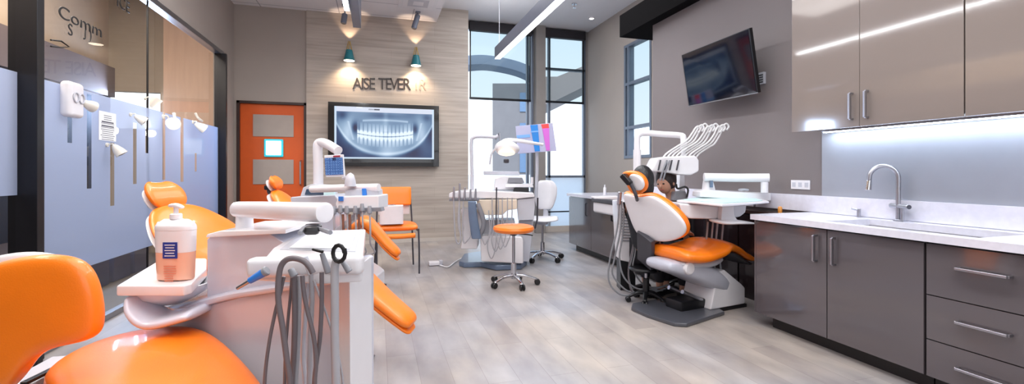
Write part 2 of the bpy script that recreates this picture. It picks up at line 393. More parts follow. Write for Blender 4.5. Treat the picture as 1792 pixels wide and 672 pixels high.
# right walls
wy0, wy1, wz0, wz1 = 6.45, 7.3, 1.5, 3.5
mb = MB(); mb.bx(XR, XR+.15, -1.6, wy0, 0, ZT); mb.bx(XR, XR+.15, wy1, YW, 0, ZT); mb.bx(XR, XR+.15, wy0, wy1, 0, wz0); mb.bx(XR, XR+.15, wy0, wy1, wz1, ZT)
struct('wall_right', mb, WALLBEIGE)
struct('wall_right_grey', MB().bx(XG, XG+.3, -1.6, 5.4, 0, 3.6), WALLGREY)
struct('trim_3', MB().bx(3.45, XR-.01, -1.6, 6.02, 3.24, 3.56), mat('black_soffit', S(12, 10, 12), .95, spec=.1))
struct('wall_rear', MB().bx(-2.3, 4.6, -1.7, -1.6, 0, ZT), WALLBEIGE)
# left: wall above the glass, pier at the door, the room next door
mb = MB(); mb.bx(XL-.1, XL+.0, -1.6, YB, 2.99, ZT); mb.bx(XL-.1, XL, 7.62, YB, 0, 2.99)
struct('wall_left', mb, WALLBEIGE)
mb = MB(); mb.bx(-4.0, -3.86, -1.6, 8.3, 2.35, 4.0)
struct('wall_left_outer', mb, mat('neighbour_room_paint', S(190, 170, 148), .85))
struct('wall_left_lower', MB().bx(-4.0, -3.86, -1.6, 8.3, 0, 2.35), mat('neighbour_room_slate', S(34, 38, 52), .8))
struct('trim_4', MB().bx(-4.0, -3.78, -1.6, 8.25, 2.36, 2.80), mat('brown_bulkhead', S(108, 94, 92), .7))
mb = MB(); mb.bx(-4.0, -3.15, YB, YB+.12, 2.46, 4.0); mb.bx(-4.0, -3.15, YB, YB+.12, 0, 1.9); mb.bx(-3.2, -3.15, YB, YB+.12, 1.9, 2.46)
struct('wall_left_neighbour', mb, mat('neighbour_wall_tan', S(160, 145, 126), .85))
struct('wall_left_alcove', MB().bx(-3.15, -2.3, YB-.03, YB+.12, 0, 4.0), mat('neighbour_wood_wall', S(214, 178, 150), .7, noise=.05, nscale=3, stretch=(6, 1, .6)))
struct('wall_left_near', MB().bx(-4.0, XL-.1, -1.7, -1.6, 0, 4.0), WALLBEIGE)
# baseboards
BASEM = mat('baseboard_paint', S(196, 188, 180), .5)
struct('baseboard_back', MB().bx(-1.12, 1.58, YB-.045, YB-.03, 0, .06), BASEM)
struct('baseboard_window', MB().bx(1.66, 4.22, YW-.02, YW, 0, .12), BASEM)
# exterior windows
GLASS = glassmat('clear_glass', (.94, .97, .98), .10)
PGLASS = glassmat('partition_glass', (.90, .89, .87), .12)
FROSTW = glassmat('frosted_lower_glass', (.8, .9, 1), .05, film=.8, filmcol=(.70, .76, .82), trans=.5)
SHADE = glassmat('screen_shade', (.52, .56, .55), .0, film=.10, filmcol=(.3, .33, .36), trans=.6)
FR = mat('window_aluminium', S(112, 122, 138), .4, .3)
def window(n, x0, x1, mids, hs, xm=None):
    e = D.objects.new('window_%d' % n, None); COL.objects.link(e); e.location = ((x0+x1)/2, YW+.05, .06); e['kind'] = 'structure'
    mb = MB()
    for x in (x0, x1-.045)+tuple(mids): mb.bx(x, x+.045, YW+.02, YW+.1, .06, 4.12)
    for z in hs: mb.bx(x0, x1, YW+.02, YW+.1, z, z+.045)
    mb.build('window_frame', FR, e)
    MB().shy(YW+.06, x0+.02, x1-.02, .1, 4.1).build('pane', GLASS, e)
    return e
w1 = window(1, 1.66, 3.07, (2.93,), (.06, 4.07))
w2 = window(2, 3.27, 4.24, (3.40,), (.06, 1.12, 3.36, 4.07))
MB().shy(YW+.018, 3.30, 4.2, .1, 1.12).build('frosted_film', FROSTW, w2)
MB().bx(3.30, 4.2, YW+.005, YW+.018, .40, .425).build('door_bar', DARKF, w2)
def shade(x0, x1, label):
    e = empty('roller_shade', ((x0+x1)/2, YW-.03, 2.68), label, 'roller shade', None)
    MB().shy(YW-.02, x0, x1, 2.70, 4.04).build('shade_fabric', SHADE, e)
    MB().bx(x0-.01, x1+.01, YW-.035, YW-.005, 2.665, 2.71, .004).build('hem_bar', DARKF, e)
    MB().bx(x0-.02, x1+.02, YW-.10, YW-.0, 4.0, 4.18, .01).build('cassette', SHADEBAR, e)
    m = MB(); m.bx(x0-.005, x0+.02, YW-.03, YW-.01, 2.68, 4.05) ; m.bx(x1-.02, x1+.005, YW-.03, YW-.01, 2.68, 4.05)
    m.build('side_channel', DARKF, e)
shade(1.74, 2.99, 'half-lowered dark mesh roller shade on the wide window beside the panelled wall')
shade(3.30, 4.17, 'half-lowered dark mesh roller shade on the window in the right corner')
# narrow window in right wall
e = D.objects.new('window_3', None); COL.objects.link(e); e.location = (XR, (wy0+wy1)/2, wz0); e['kind'] = 'structure'
mb = MB()
for y in (wy0, wy1-.05, 7.14): mb.bx(XR-.01, XR+.1, y, y+.05, wz0, wz1)
for z in (wz0-.02, 2.0, 2.78, wz1-.04): mb.bx(XR-.012, XR+.1, wy0, wy1, z, z+.05)
mb.build('window_frame', FR, e); MB().shx(XR+.045, wy0, wy1, wz0, wz1).build('pane', GLASS, e)
MB().shx(XR+.014, wy0+.04, wy1-.04, 2.04, wz1-.04).build('shade_fabric', SHADE, e)
# ------------------------------------------------ outside
struct('ground', MB().bx(-60, 60, 9.6, 110, -.6, -.5), mat('pavement', S(185, 185, 185), .9, noise=.05))
struct('ground_side', MB().bx(4.6, 60, -40, 9.6, -.6, -.5), mat('pavement', S(185, 185, 185), .9, noise=.05))
struct('ground_left', MB().bx(-60, -4.3, -40, 9.6, -.6, -.5), mat('pavement', S(185, 185, 185), .9, noise=.05))
EXT = mat('facade_grey', S(112, 110, 114), .8, noise=.05, nscale=2)
def building(name, px0, px1, pytop, d, depth, label, m=EXT, slant=0, zb=-.5):
    a = P(px0, pytop, d); b = P(px1, pytop-slant, d); e = empty(name, (a.x, a.y, zb), label, 'building')
    n = Vector((sn, cs, 0))*depth
    MB().prism([(a.x, a.y, zb), (b.x, b.y, zb), (b.x, b.y, b.z), (a.x, a.y, a.z)], n).build('wall', m, e)
    return e, a, b, n
bl, a, b, n = building('office_building', 862, 930, 146, 24, 8, 'flat-roofed grey building outside the wide window')
m_ = MB()
for k in range(3):
    z = 1.2+k*1.6; q = a.lerp(b, .70); r_ = a.lerp(b, .86); m_.prism([(q.x, q.y, z), (r_.x, r_.y, z), (r_.x, r_.y, z+1), (q.x, q.y, z+1)], -n.normalized()*.06)
m_.build('window', mat('facade_glass', S(96, 120, 150), .1), bl)
e = empty('entrance_roof', (P(990, 160, 26).x, P(990, 160, 26).y, -.5), 'grey slanting entrance roof outside the corner window', 'roof')
MB().prism([P(935, 134, 26), P(975, 134, 26), P(1050, 104, 26), P(1050, 138, 26), P(962, 181, 26), P(935, 185, 26)], Vector((sn, cs, 0))*5).build('roof_slab', mat('facade_warm', S(140, 132, 132), .8), e)
for px_ in (937, 1046): q = P(px_, 170, 27); MB().bx(q.x-.2, q.x+.2, q.y-.2, q.y+.2, -.5, q.z).build('post', mat('facade_warm', (0, 0, 0)), e)
building('low_wall', 800, 1060, 306, 16, .6, 'low pale wall across the street outside', mat('street_wall', S(200, 205, 215), .8))
# curved canopy
mb = MB(); A = [P(800, 114, 17), P(845, 110, 17), P(890, 117, 17), P(920, 127, 17), P(944, 142, 17)]
mb.loft(A, (sn, cs, 0), [.5]*5, [.2]*5, .02, .02, ex=8, seg=16)
cp = mb.build('curved_canopy', mat('canopy_paint', S(104, 118, 140), .7)); tag(cp, 'curved grey-blue canopy arching past the wide window outside', 'canopy')
MB().cyl(P(943, 145, 17), Vector((P(943, 145, 17).x, P(943, 145, 17).y, -.5)), .15).build('post', mat('canopy_paint', S(104, 118, 140), .7), cp)

# ------------------------------------------------ glass partition on the left
gp = D.objects.new('window_4', None); COL.objects.link(gp); gp.location = (XL, 5, 0); gp['kind'] = 'structure'
MB().shx(XL, -1.55, 3.72, .05, 2.94).build('pane', PGLASS, gp)
MB().shx(XL, 3.86, 5.385, .05, 2.94).build('pane', PGLASS, gp)
MB().shx(XL, 5.392, 7.50, .05, 2.94).build('pane', PGLASS, gp)
mb = MB(); mb.bx(XL-.05, XL+.05, -1.55, 7.6, 2.94, 3.0, .006); mb.build('head_rail', LIFT, gp)
MB().bx(XL-.03, XL+.03, -1.55, 7.6, 0, .05, .004).build('sill_rail', LIFT, gp)
MB().bx(XL-.008, XL+.008, 5.385, 5.392, .05, 2.94).build('joint', DARKF, gp)
for (y0, y1) in ((3.66, 3.80), (7.46, 7.60)):
    mb = MB(); mb.bx(XL-.04, XL+.11, y0, y0+.055, 0, 2.95, .004); mb.bx(XL-.04, XL+.07, y0+.07, y1, 0, 2.95, .004); mb.bx(XL-.02, XL+.05, y0+.05, y0+.08, 0, 2.94)
    mb.build('mullion', DARKF, gp)
FILM = glassmat('frosted_film', (.85, .9, 1), .03, film=.86, filmcol=(.48, .59, .88), trans=.6)
slots = [(118, 126, 190, 250), (152, 160, 165, 330), (193, 200, 250, 360), (233, 239, 215, 322), (254.5, 259.5, 205, 268), (284.5, 289, 195, 315), (316, 321, 205, 318), (341, 344, 268, 300)]
FX = XL+.009
mb = MB(); y = 3.81; z0, z1 = .5, 1.88
for (xa, xb, ya, yb) in slots:
    s0 = PX(xa, 300, FX).y; s1 = PX(xb, 300, FX).y
    za = PX((xa+xb)/2, ya, FX).z; zb_ = PX((xa+xb)/2, yb, FX).z
    mb.shx(FX, y, s0, z0, z1); mb.shx(FX, s0, s1, z0, zb_)
    if za < z1: mb.shx(FX, s0, s1, za, z1)
    y = s1
mb.shx(FX, y, 7.46, z0, z1)
mb.build('frosted_film', FILM, gp)
mb = MB(); mb.shx(FX, 2.3, 3.66, 1.1, z1); mb.build('frosted_film', FILM, gp)
# writing on the glass
INK = mat('black_ink', S(24, 20, 20), .6)
def gtext(name, s, px, py, hpx, label, squeeze=1):
    c = PX(px, py, XL+.012); d = (c.x*sn+c.y*cs); size = hpx*d/F*1.35
    o = text(name, s, INK, size, frame(c, (0, 1, 0), (0, 0, 1)), depth=.002, squeeze=squeeze); return tag(o, label, 'lettering')
gtext('glass_lettering', 'ICE', 216, 8, 22, 'black ICE lettering at the very top of the glass partition')
gtext('glass_lettering', 'Comm', 143, 40, 22, 'black Comm lettering high on the left glass pane', 1.5)
gtext('glass_lettering', 'S', 123, 53, 22, 'black S lettering beneath the word on the left glass')
gtext('glass_lettering', 'J )', 154, 58, 20, 'black bracket-like mark right of the S on the glass')
lp = [PX(x, y, XL+.012) for x, y in ((89, 70), (107, 72), (121, 82), (106, 83), (89, 81))]
o = MB().tube(lp, .006, 6, smooth=False).build('glass_drawing', INK); tag(o, 'black pen outline of a pointed shape drawn on the glass by the black post', 'drawing')
# paper notice
a, b = PX(173, 193, XL+.014), PX(203, 248, XL+.014)
nt_ = empty('paper_notice', (XL+.013, (a.y+b.y)/2, b.z), 'white printed paper notice taped to the frosted glass', 'notice')
MB().bx(XL+.0125, XL+.0145, a.y, b.y, b.z, a.z).build('sheet', mat('paper', S(232, 234, 240), .8), nt_)
mb = MB(); zz = a.z-.03; random.seed(3)
for k in range(13):
    t = .012 if k in (3, 5) else .005; L = (b.y-a.y)*(random.uniform(.65, .85) if k > 2 else .45)
    ym = (a.y+b.y)/2; mb.bx(XL+.0145, XL+.0150, ym-L/2, ym+L/2, zz-t, zz); zz -= (a.z-b.z)/14.5
mb.build('printed_text', mat('print_grey', S(70, 74, 90), .7), nt_)
# lamp reflections on the glass, built as solid spot heads
SPH = mat('reflection_white', S(226, 222, 212), .3, coat=.3)
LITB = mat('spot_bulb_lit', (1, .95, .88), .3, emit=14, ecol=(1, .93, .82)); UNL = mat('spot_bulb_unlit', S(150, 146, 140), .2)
def reflected_lamp(px, py, s, dirv, lit, label, kind=0):
    c = PX(px, py, XL+.09); e = empty('lamp_reflection', (XL+.012, c.y, c.z), label, 'spotlight', 'lamp reflections built on the glass partition')
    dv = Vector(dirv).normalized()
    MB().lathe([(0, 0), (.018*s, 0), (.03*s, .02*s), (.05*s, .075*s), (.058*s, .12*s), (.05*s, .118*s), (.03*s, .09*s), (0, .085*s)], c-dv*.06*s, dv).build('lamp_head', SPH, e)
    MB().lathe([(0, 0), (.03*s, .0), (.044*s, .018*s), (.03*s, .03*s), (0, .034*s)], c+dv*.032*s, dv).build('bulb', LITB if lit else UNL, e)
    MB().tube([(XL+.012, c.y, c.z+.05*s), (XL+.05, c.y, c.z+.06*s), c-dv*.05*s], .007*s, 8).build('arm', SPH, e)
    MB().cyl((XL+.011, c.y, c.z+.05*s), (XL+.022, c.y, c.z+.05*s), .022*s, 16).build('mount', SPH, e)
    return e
mb_ = None
reflected_lamp(154, 183, .75, (.3, 1, -.3), False, 'small unlit white lamp reflection built solid, just right of the rounded dispenser')
reflected_lamp(206, 262, .8, (.6, .2, -.9), False, 'lowest unlit white lamp reflection built solid, just under the paper notice')
reflected_lamp(245, 208, .75, (.8, .3, -.6), False, 'small unlit white lamp reflection built solid, midway along the frosted glass')
reflected_lamp(270, 180, .85, (.5, .2, 1), False, 'upright white lamp reflection built solid, right of the glass joint')
reflected_lamp(300, 214, 1.15, (.6, -.8, -.3), True, 'bright white lamp reflection built solid, glowing left of the last dark slot')
reflected_lamp(350, 221, 1.0, (.7, .5, -.5), True, 'rightmost bright white lamp reflection built solid, near the end of the glass')
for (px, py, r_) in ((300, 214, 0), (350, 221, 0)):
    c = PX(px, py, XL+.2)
    l = D.lights.new('reflection_glow', 'POINT'); l.energy = 4; l.color = (1, .92, .8); l.shadow_soft_size = .04  # point light added beside each bright lamp reflection
    o = D.objects.new('reflection_glow', l); COL.objects.link(o); o.location = c+Vector((.08, -.05, -.1))
for px, dz in ((305, 200), (342, 200)):
    c0 = PX(px, 198, XL+.05); c1 = PX(px+12 if px > 320 else px+6, 212, XL+.08)
    tag(MB().tube([c0, c0.lerp(c1, .5)+Vector((0, -.03, -.01)), c1], .014, 8).build('reflection_bracket', SPH), 'curved white bracket %s bright lamp reflection' % ('above the rightmost' if px > 320 else 'beside the left'), 'bracket')
# white box reader near the post
c = PX(129, 175, XL+.06); e = empty('wall_dispenser', (XL+.012, c.y, c.z-.13), 'white rounded dispenser on the glass nearest the black post', 'dispenser')
MB().box((XL+.05, c.y, c.z), (.075, .17, .26), bev=.03, seg=4).build('housing', WHITE, e)
for dy in (-.03, .035):
    R = [(XL+.092, c.y+dy+.03*math.cos(t), c.z+.015+.035*math.sin(t)) for t in [k*PI/8 for k in range(17)]]
    MB().tube(R, .005, 6, smooth=False).build('ring', LGREY, e)
# things in the next room seen under the frosting
BINM = mat('navy_box', S(38, 52, 92), .4); 
lowc = empty('low_cabinet', (-3.55, 5.6, 0), 'long dark low cabinet against the wall beyond the glass', 'cabinet')
MB().bx(-3.84, -3.3, 3.9, 8.0, .05, .48, .01).build('body', mat('dark_wood', S(52, 42, 42), .5), lowc)
for k in range(6): MB().bx(-3.3, -3.285, 3.95+k*.67, 4.58+k*.67, .08, .45, .004).build('door', mat('dark_wood_door', S(46, 40, 44), .4), lowc)
mm = None
for k, y in enumerate((4.6, 5.3, 5.75, 6.2, 6.65)):
    o = MB().bx(-3.2, -2.85, y, y+.36, 0, .3, .01).build('storage_box', BINM if k else BLACK)
    tag(o, ['black', 'blue', 'blue', 'blue', 'blue'][k]+' storage box on the floor behind the glass, '+['nearest the camera', 'second in the row', 'middle of the row', 'fourth in the row', 'farthest in the row'][k], 'box', 'storage boxes beyond the glass')

# ------------------------------------------------ orange door
DOORM = mat('orange_door_paint', S(206, 84, 14), .45, noise=.03)
dr = D.objects.new('door_1', None); COL.objects.link(dr); dr.location = (-1.65, YB, 0); dr['kind'] = 'structure'
MB().bx(-2.12, -1.17, YB+.03, YB+.075, .01, 2.35, .003).build('leaf', DOORM, dr)
mb = MB(); mb.bx(-2.16, -2.12, YB-.02, YB+.1, 0, 2.39); mb.bx(-1.17, -1.13, YB-.02, YB+.1, 0, 2.39); mb.bx(-2.16, -1.13, YB-.02, YB+.1, 2.35, 2.39)
mb.build('door_frame', mat('door_frame_dark', S(52, 36, 34), .4), dr)
PANM = mat('door_panel_grey', S(160, 150, 144), .5)
for (ya, yb) in ((200, 240), (279, 322)):
    a = PY(443, ya, YB+.03); b = PY(514, yb, YB+.03)
    MB().bx(a.x, b.x, YB+.015, YB+.032, b.z, a.z, .003).build('door_panel', PANM, dr)
a = PY(526, 281, YB); b = PY(526, 324, YB)
MB().tube([(a.x, YB+.03, a.z), (a.x, YB-.03, a.z-.02), (a.x, YB-.03, b.z+.02), (a.x, YB+.03, b.z)], .013, 8, smooth=False).build('door_handle', STEEL, dr)
struct('wall_back_corridor', MB().bx(-2.3, -1.1, YB+.3, YB+.4, 0, 2.6), WALLBEIGE)
c = PY(479, 259, YB); e = empty('door_sign', (c.x, YB, c.z-.15), 'square glowing white sign with a turquoise border on the orange door', 'sign')
MB().box((c.x, YB+.005, c.z), (.285, .03, .29), bev=.05, seg=4).build('sign_border', mat('turquoise_glow', S(40, 170, 190), .4, emit=.7, ecol=S(40, 190, 210)), e)
MB().box((c.x, YB-.008, c.z), (.225, .02, .23), bev=.04, seg=4).build('sign_face', mat('sign_face_lit', (.9, 1, 1), .4, emit=2.5, ecol=(.85, 1, 1)), e)

# ------------------------------------------------ sign letters and lamps on the panelled wall
yl = YB-.037
LET = mat('sign_letter_dark', S(48, 40, 38), .4); LETF = mat('sign_letter_pale', S(176, 150, 134), .5)
def letter(ch, px, py, m, label, grp='dark letters of the wall sign', h=21, q=.95):
    c = PY(px, py, yl); d = c.x*sn+c.y*cs
    o = text('sign_letter', ch, m, h*d/F*1.38, frame(c, (1, 0, 0), (0, 0, 1)), depth=.005, squeeze=q); return tag(o, label, 'letter', grp)
for i, (ch, px) in enumerate((('A', 625), ('I', 634), ('S', 641), ('E', 651), ('T', 669), ('E', 680), ('V', 690), ('E', 700.5), ('R', 712))):
    lab = ['letter A beginning the sign on the panelled wall', 'letter I, second in the wall sign', 'letter S, third in the wall sign', 'letter E ending the first word of the wall sign',
           'letter T beginning the second word of the wall sign', 'letter E right after the T of the wall sign', 'letter V in the second word of the wall sign', 'letter E between V and R of the wall sign', 'dark letter R ending the second word of the wall sign'][i]
    letter(ch, px, 147.3+.012*(px-625), LET, lab, q=.8)
letter('I', 729, 149, LETF, 'faint pale letter I at the faded end of the wall sign', 'faded letters of the wall sign')
letter('R', 739, 149, LETF, 'faint pale letter R, last in the faded wall sign', 'faded letters of the wall sign', q=.8)
def wall_lamp(px, py, label):
    c = PY(px, py, YB-.14); e = empty('wall_lamp', (c.x, YB-.03, c.z), label, 'wall lamp', 'teal lamps on the panelled wall')
    MB().lathe([(.0, .12), (.05, .12), (.09, -.06), (.086, -.06), (.045, .115), (0, .115)], c, (0, 0, 1)).build('lamp_shade', TEAL, e)
    MB().lathe([(0, 0), (.083, 0), (.083, .012), (0, .012)], c+Vector((0, 0, -.062))).build('diffuser', mat('lamp_diffuser', (1, .9, .75), .4, emit=9, ecol=(1, .85, .66)), e)
    for dx in (-1, 1):
        MB().tube([c+Vector((dx*.075, 0, -.02)), c+Vector((dx*.01, 0, .27))], .006, 6, smooth=False).build('wire', BRASS, e)
    MB().tube([c+Vector((-.02, -.05, .08)), c+Vector((.012, 0, .27))], .006, 6, smooth=False).build('wire', BRASS, e)
    MB().tube([c+Vector((0, .02, .1)), c+Vector((0, .1, .1))], .012, 8, smooth=False).build('bracket', TEAL, e)
    MB().cyl((c.x, YB-.031, c.z+.1), (c.x, YB-.045, c.z+.1), .035).build('mount', TEAL, e)
    spot('wall_lamp_down', c+Vector((0, -.05, -.08)), (math.radians(10), 0, 0), 34, 124, (1, .74, .48), .8)
    spot('wall_lamp_up', c+Vector((0, .02, .28)), (math.radians(180-9), 0, 0), 8, 76, (1, .70, .46), .4)
wall_lamp(611, 100, 'left teal cone lamp with gold wires above the word on the panelled wall')
wall_lamp(728, 109, 'right teal cone lamp with gold wires, nearer the windows')

# ------------------------------------------------ x-ray screen
def attr_screen(name, nx, ny, fn, origin, ux, uy, parent, strength=1.0):
    me = D.meshes.new(name); vs = []; fs = []; cols = []
    off = parent.location
    for j in range(ny+1):
        for i in range(nx+1): vs.append(Vector(origin)+Vector(ux)*(i/nx)+Vector(uy)*(j/ny)-off)
    for j in range(ny):
        for i in range(nx):
            k = j*(nx+1)+i; fs.append((k, k+1, k+nx+2, k+nx+1))
    me.from_pydata(vs, [], fs); ca = me.color_attributes.new('scr', 'FLOAT_COLOR', 'POINT')
    buf = []
    for j in range(ny+1):
        for i in range(nx+1): c = fn(i/nx, j/ny); buf += [c[0], c[1], c[2], 1]
    ca.data.foreach_set('color', buf)
    mn = 'screen_'+name
    m = D.materials.new(mn); m.use_nodes = True; n = m.node_tree; b = n.nodes['Principled BSDF']; at = n.nodes.new('ShaderNodeAttribute'); at.attribute_name = 'scr'
    b.inputs['Base Color'].default_value = (.01, .01, .01, 1); b.inputs['Roughness'].default_value = .2
    n.links.new(at.outputs['Color'], b.inputs['Emission Color']); b.inputs['Emission Strength'].default_value = strength
    me.materials.append(m); o = D.objects.new(name, me); COL.objects.link(o); o.parent = parent; return o
def g(x, s): return math.exp(-(x/s)**2)
random.seed(11); _ph = [random.uniform(0, 6.3) for _ in range(12)]
def xray(u, v):
    if u < .018 or u > .982 or v < .03: return S(205, 225, 245)
    if v > .90:
        c = S(214, 222, 240)
        if .33 < u < .44 and .945 < v < .975 and math.sin(u*700) > -.6: return S(30, 34, 60)
        if v > .975 and .21 < u < .27: return S(240, 245, 255)
        return c
    x = (u-.5)*2; y = v/.90                      # y up
    L = .20+.10*math.sin(3*x+1)*0+.06*math.sin(9*x+_ph[0])*math.sin(7*y+_ph[1])
    # mandible: U-shaped band
    jy = .12+.62*abs(x)**2.0
    jy = .10+.40*x*x+.35*abs(x)**5
    L += .36*g(y-jy, .04)
    inside = 1/(1+math.exp(-(y-jy)*40))
    L += .20*inside*(1 if abs(x) < .92 else .6)*g(y-.45, .5)
    L -= .17*(1-inside)
    for sgn in (-1, 1):   # rami
        L += .22*g(x-sgn*(.78-.10*y), .11)*g(y-.62, .3)
        L -= .50*g(x-sgn*.61, .075)*g(y-.66, .13)
        L += .16*g((x-sgn*(.66+(y-.5)*.25)), .02)*(y > .4)*(y < .8)
        L -= .20*g(x-sgn*.85, .10)*g(y-.92, .09)
    L += .28*g(y-.84+.10*x*x, .02)*(abs(x) < .46)
    L -= .12*g(x, .4)*g(y-.93, .05); L += .12*g(x, .05)*(y > .6)
    L += .22*g(x, .16)*g(y-.12, .18)
    # teeth
    if abs(x) < .56:
        ymid = .56-.08+.20*x*x
        nt2 = 30; ph = abs(math.sin((x+.6)*nt2/1.2*PI/2*1.0)); wgt = abs(x)/.56
        up = (y-ymid); crown = g(abs(up)-.035, .035); gap = .35+.65*min(1, ph*2.2)
        L += 1.05*crown*gap*(.55+.45*wgt if abs(x) > .06 else .45)
        if up < -.05 and up > -.24+.03*wgt: L += .42*gap*(ph > .55)*(1-((-up-.05)/.2))
        if up > .05 and up < .26: L += .36*gap*(ph > .5)*(1-(up-.05)/.24)
        L -= .45*g(up, .009)
    L = max(.02, min(1, L*1.12+.06))
    return (L**1.9*.80, L**1.45*.92, min(1, .04+L**1.12*1.02))
tvx = empty('xray_screen', (.13, YB-.1, 1.34), 'wide black-framed screen showing a panoramic dental x-ray', 'screen')
tx0, tx1, tz0, tz1, ty = -.785, 1.05, 1.335, 2.41, YB-.15
mb = MB(); mb.bx(tx0, tx1, ty, ty+.07, tz0, tz1, .006); mb.build('housing', mat('screen_black', S(10, 10, 14), .12, coat=.5), tvx)
attr_screen('display', 230, 120, xray, (tx0+.10, ty-.003, tz0+.13), (tx1-tx0-.19, 0, 0), (0, 0, tz1-tz0-.20), tvx, 1.0)
mb = MB(); mb.bx(tx0+.1, tx1-.1, ty-.018, ty+.0, tz0+.01, tz0+.07, .004); mb.build('speaker_bar', BLACK, tvx)
MB().bx(-.2, .5, ty+.07, YB-.033, 1.6, 2.1).build('wall_bracket', BLACK, tvx)
# ------------------------------------------------ ceiling fixtures
LEDM = mat('led_diffuser', (1, 1, 1), .4, emit=7, ecol=(.95, .97, 1)); HOUS = mat('fixture_grey', S(112, 118, 134), .4)
def pendant(x, z, y0, y1, label, w_=.07, h_=.15, cords=((.1, ZT),), power=30):
    e = empty('linear_pendant', (x, (y0+y1)/2, z), label, 'ceiling light')
    MB().bx(x-w_/2, x+w_/2, y0, y1, z+.012, z+h_, .004).build('housing', HOUS, e)
    MB().bx(x-w_/2+.006, x+w_/2-.006, y0+.01, y1-.01, z-.0, z+.014).build('diffuser', LEDM, e)
    for (f, zt) in cords:
        yy = y1-(y1-y0)*f; MB().tube([(x, yy, z+h_), (x, yy, zt)], .0035, 6, smooth=False).build('cord', LGREY, e)
    l = area('pendant_glow', (x, (y0+y1)/2, z-.01), (w_, (y1-y0)), power, (.95, .97, 1)); l.parent = e; l.location = (0, 0, -.012)
    l = area('pendant_up_fill', (0, 0, 0), (w_, (y1-y0)), power*.55, (.97, .98, 1), (PI, 0, 0)); l.parent = e; l.location = (0, 0, h_+.012)  # upward fill added to brighten the ceiling
    return e
pendant(2.0, 3.2, 1.2, 7.65, 'long linear pendant light hanging before the windows', .10, .2, ((.02, ZT), (.35, ZT), (.7, ZT)), 55)
pendant(-.36, 3.24, 2.6, 6.0, 'linear pendant light at the top edge above the panelled wall', .07, .10, ((.05, ZC), (.6, ZC)), 35)
a = P(1059, 3, 6.6)
e = empty('ceiling_light_strip', (3.0, 5.7, ZT-.05), 'short slim light strip on the ceiling near the black soffit', 'ceiling light')
MB().obox((2.62, 5.2, ZT-.03), (2.95, 6.7, ZT-.03), .07, .05).build('housing', HOUS, e)
MB().obox((2.63, 5.25, ZT-.06), (2.94, 6.65, ZT-.06), .045, .012, 0).build('diffuser', LEDM, e)
def track(px, py, d, L, r_, lean, label):
    c = P(px, py, d); e = empty('ceiling_spotlight', (c.x, c.y, c.z), label, 'spotlight', 'grey spotlights under the tiled ceiling')
    t = c+Vector((lean, .02, L)); MB().cyl(c, t, r_, 20, .01).build('lamp_head', HOUS, e)
    MB().cyl(c-(t-c).normalized()*.002, c+(t-c).normalized()*.004, r_*.8, 20).build('lens', UNL, e)
    MB().tube([t, (t.x, t.y, ZC)], .012, 8, smooth=False).build('stem', HOUS, e)
    MB().bx(t.x-.04, t.x+.04, t.y-.04, t.y+.04, ZC-.02, ZC, .004).build('ceiling_plate', HOUS, e)
track(601, 41, 7.3, .16, .045, .02, 'small grey spotlight left of the big grey housing under the ceiling')
track(724, 50, 7.6, .24, .045, .07, 'tilted grey spotlight under the tiled ceiling above the right wall lamp')
e = empty('unlit_linear_housing', (-.275, 5.4, 3.3), 'unlit blue-grey linear housing hanging beside the lit pendant', 'ceiling light')
MB().bx(-.33, -.22, 3.9, 6.86, 3.30, 3.70, .006).build('housing', HOUS, e)
MB().tube([(-.275, 6.6, 3.68), (-.275, 6.6, ZC)], .006, 6, smooth=False).build('cord', LGREY, e)
MB().tube([(-.275, 4.2, 3.68), (-.275, 4.2, ZC)], .006, 6, smooth=False).build('cord', LGREY, e)
c = PZ(724, -6, 3.9) if False else Vector((.62, 7.3, ZC))
e = empty('ceiling_vent', (c.x, c.y, ZC-.03), 'square white air vent in the tiled ceiling at the top edge', 'vent')
MB().bx(c.x-.3, c.x+.3, c.y-.3, c.y+.3, ZC-.02, ZC, .006).build('frame', CEILP, e)
for k in range(3): s_ = .24-.08*k; mb = MB(); mb.bx(c.x-s_, c.x+s_, c.y-s_, c.y+s_, ZC-.028-.004*k, ZC-.02, .003); mb.build('slat', LGREY if k % 2 else WHITE, e)
c = P(1005, 30, 8.0); e = empty('sprinkler', (c.x, c.y, ZT-.07), 'small sprinkler head on the ceiling in front of the corner window', 'sprinkler')
MB().cyl((c.x, c.y, ZT-.015), (c.x, c.y, ZT), .045).build('plate', CHROME, e); MB().cyl((c.x, c.y, ZT-.07), (c.x, c.y, ZT), .012).build('stem', CHROME, e)
MB().cyl((c.x, c.y, ZT-.075), (c.x, c.y, ZT-.068), .03, 12).build('deflector', CHROME, e)

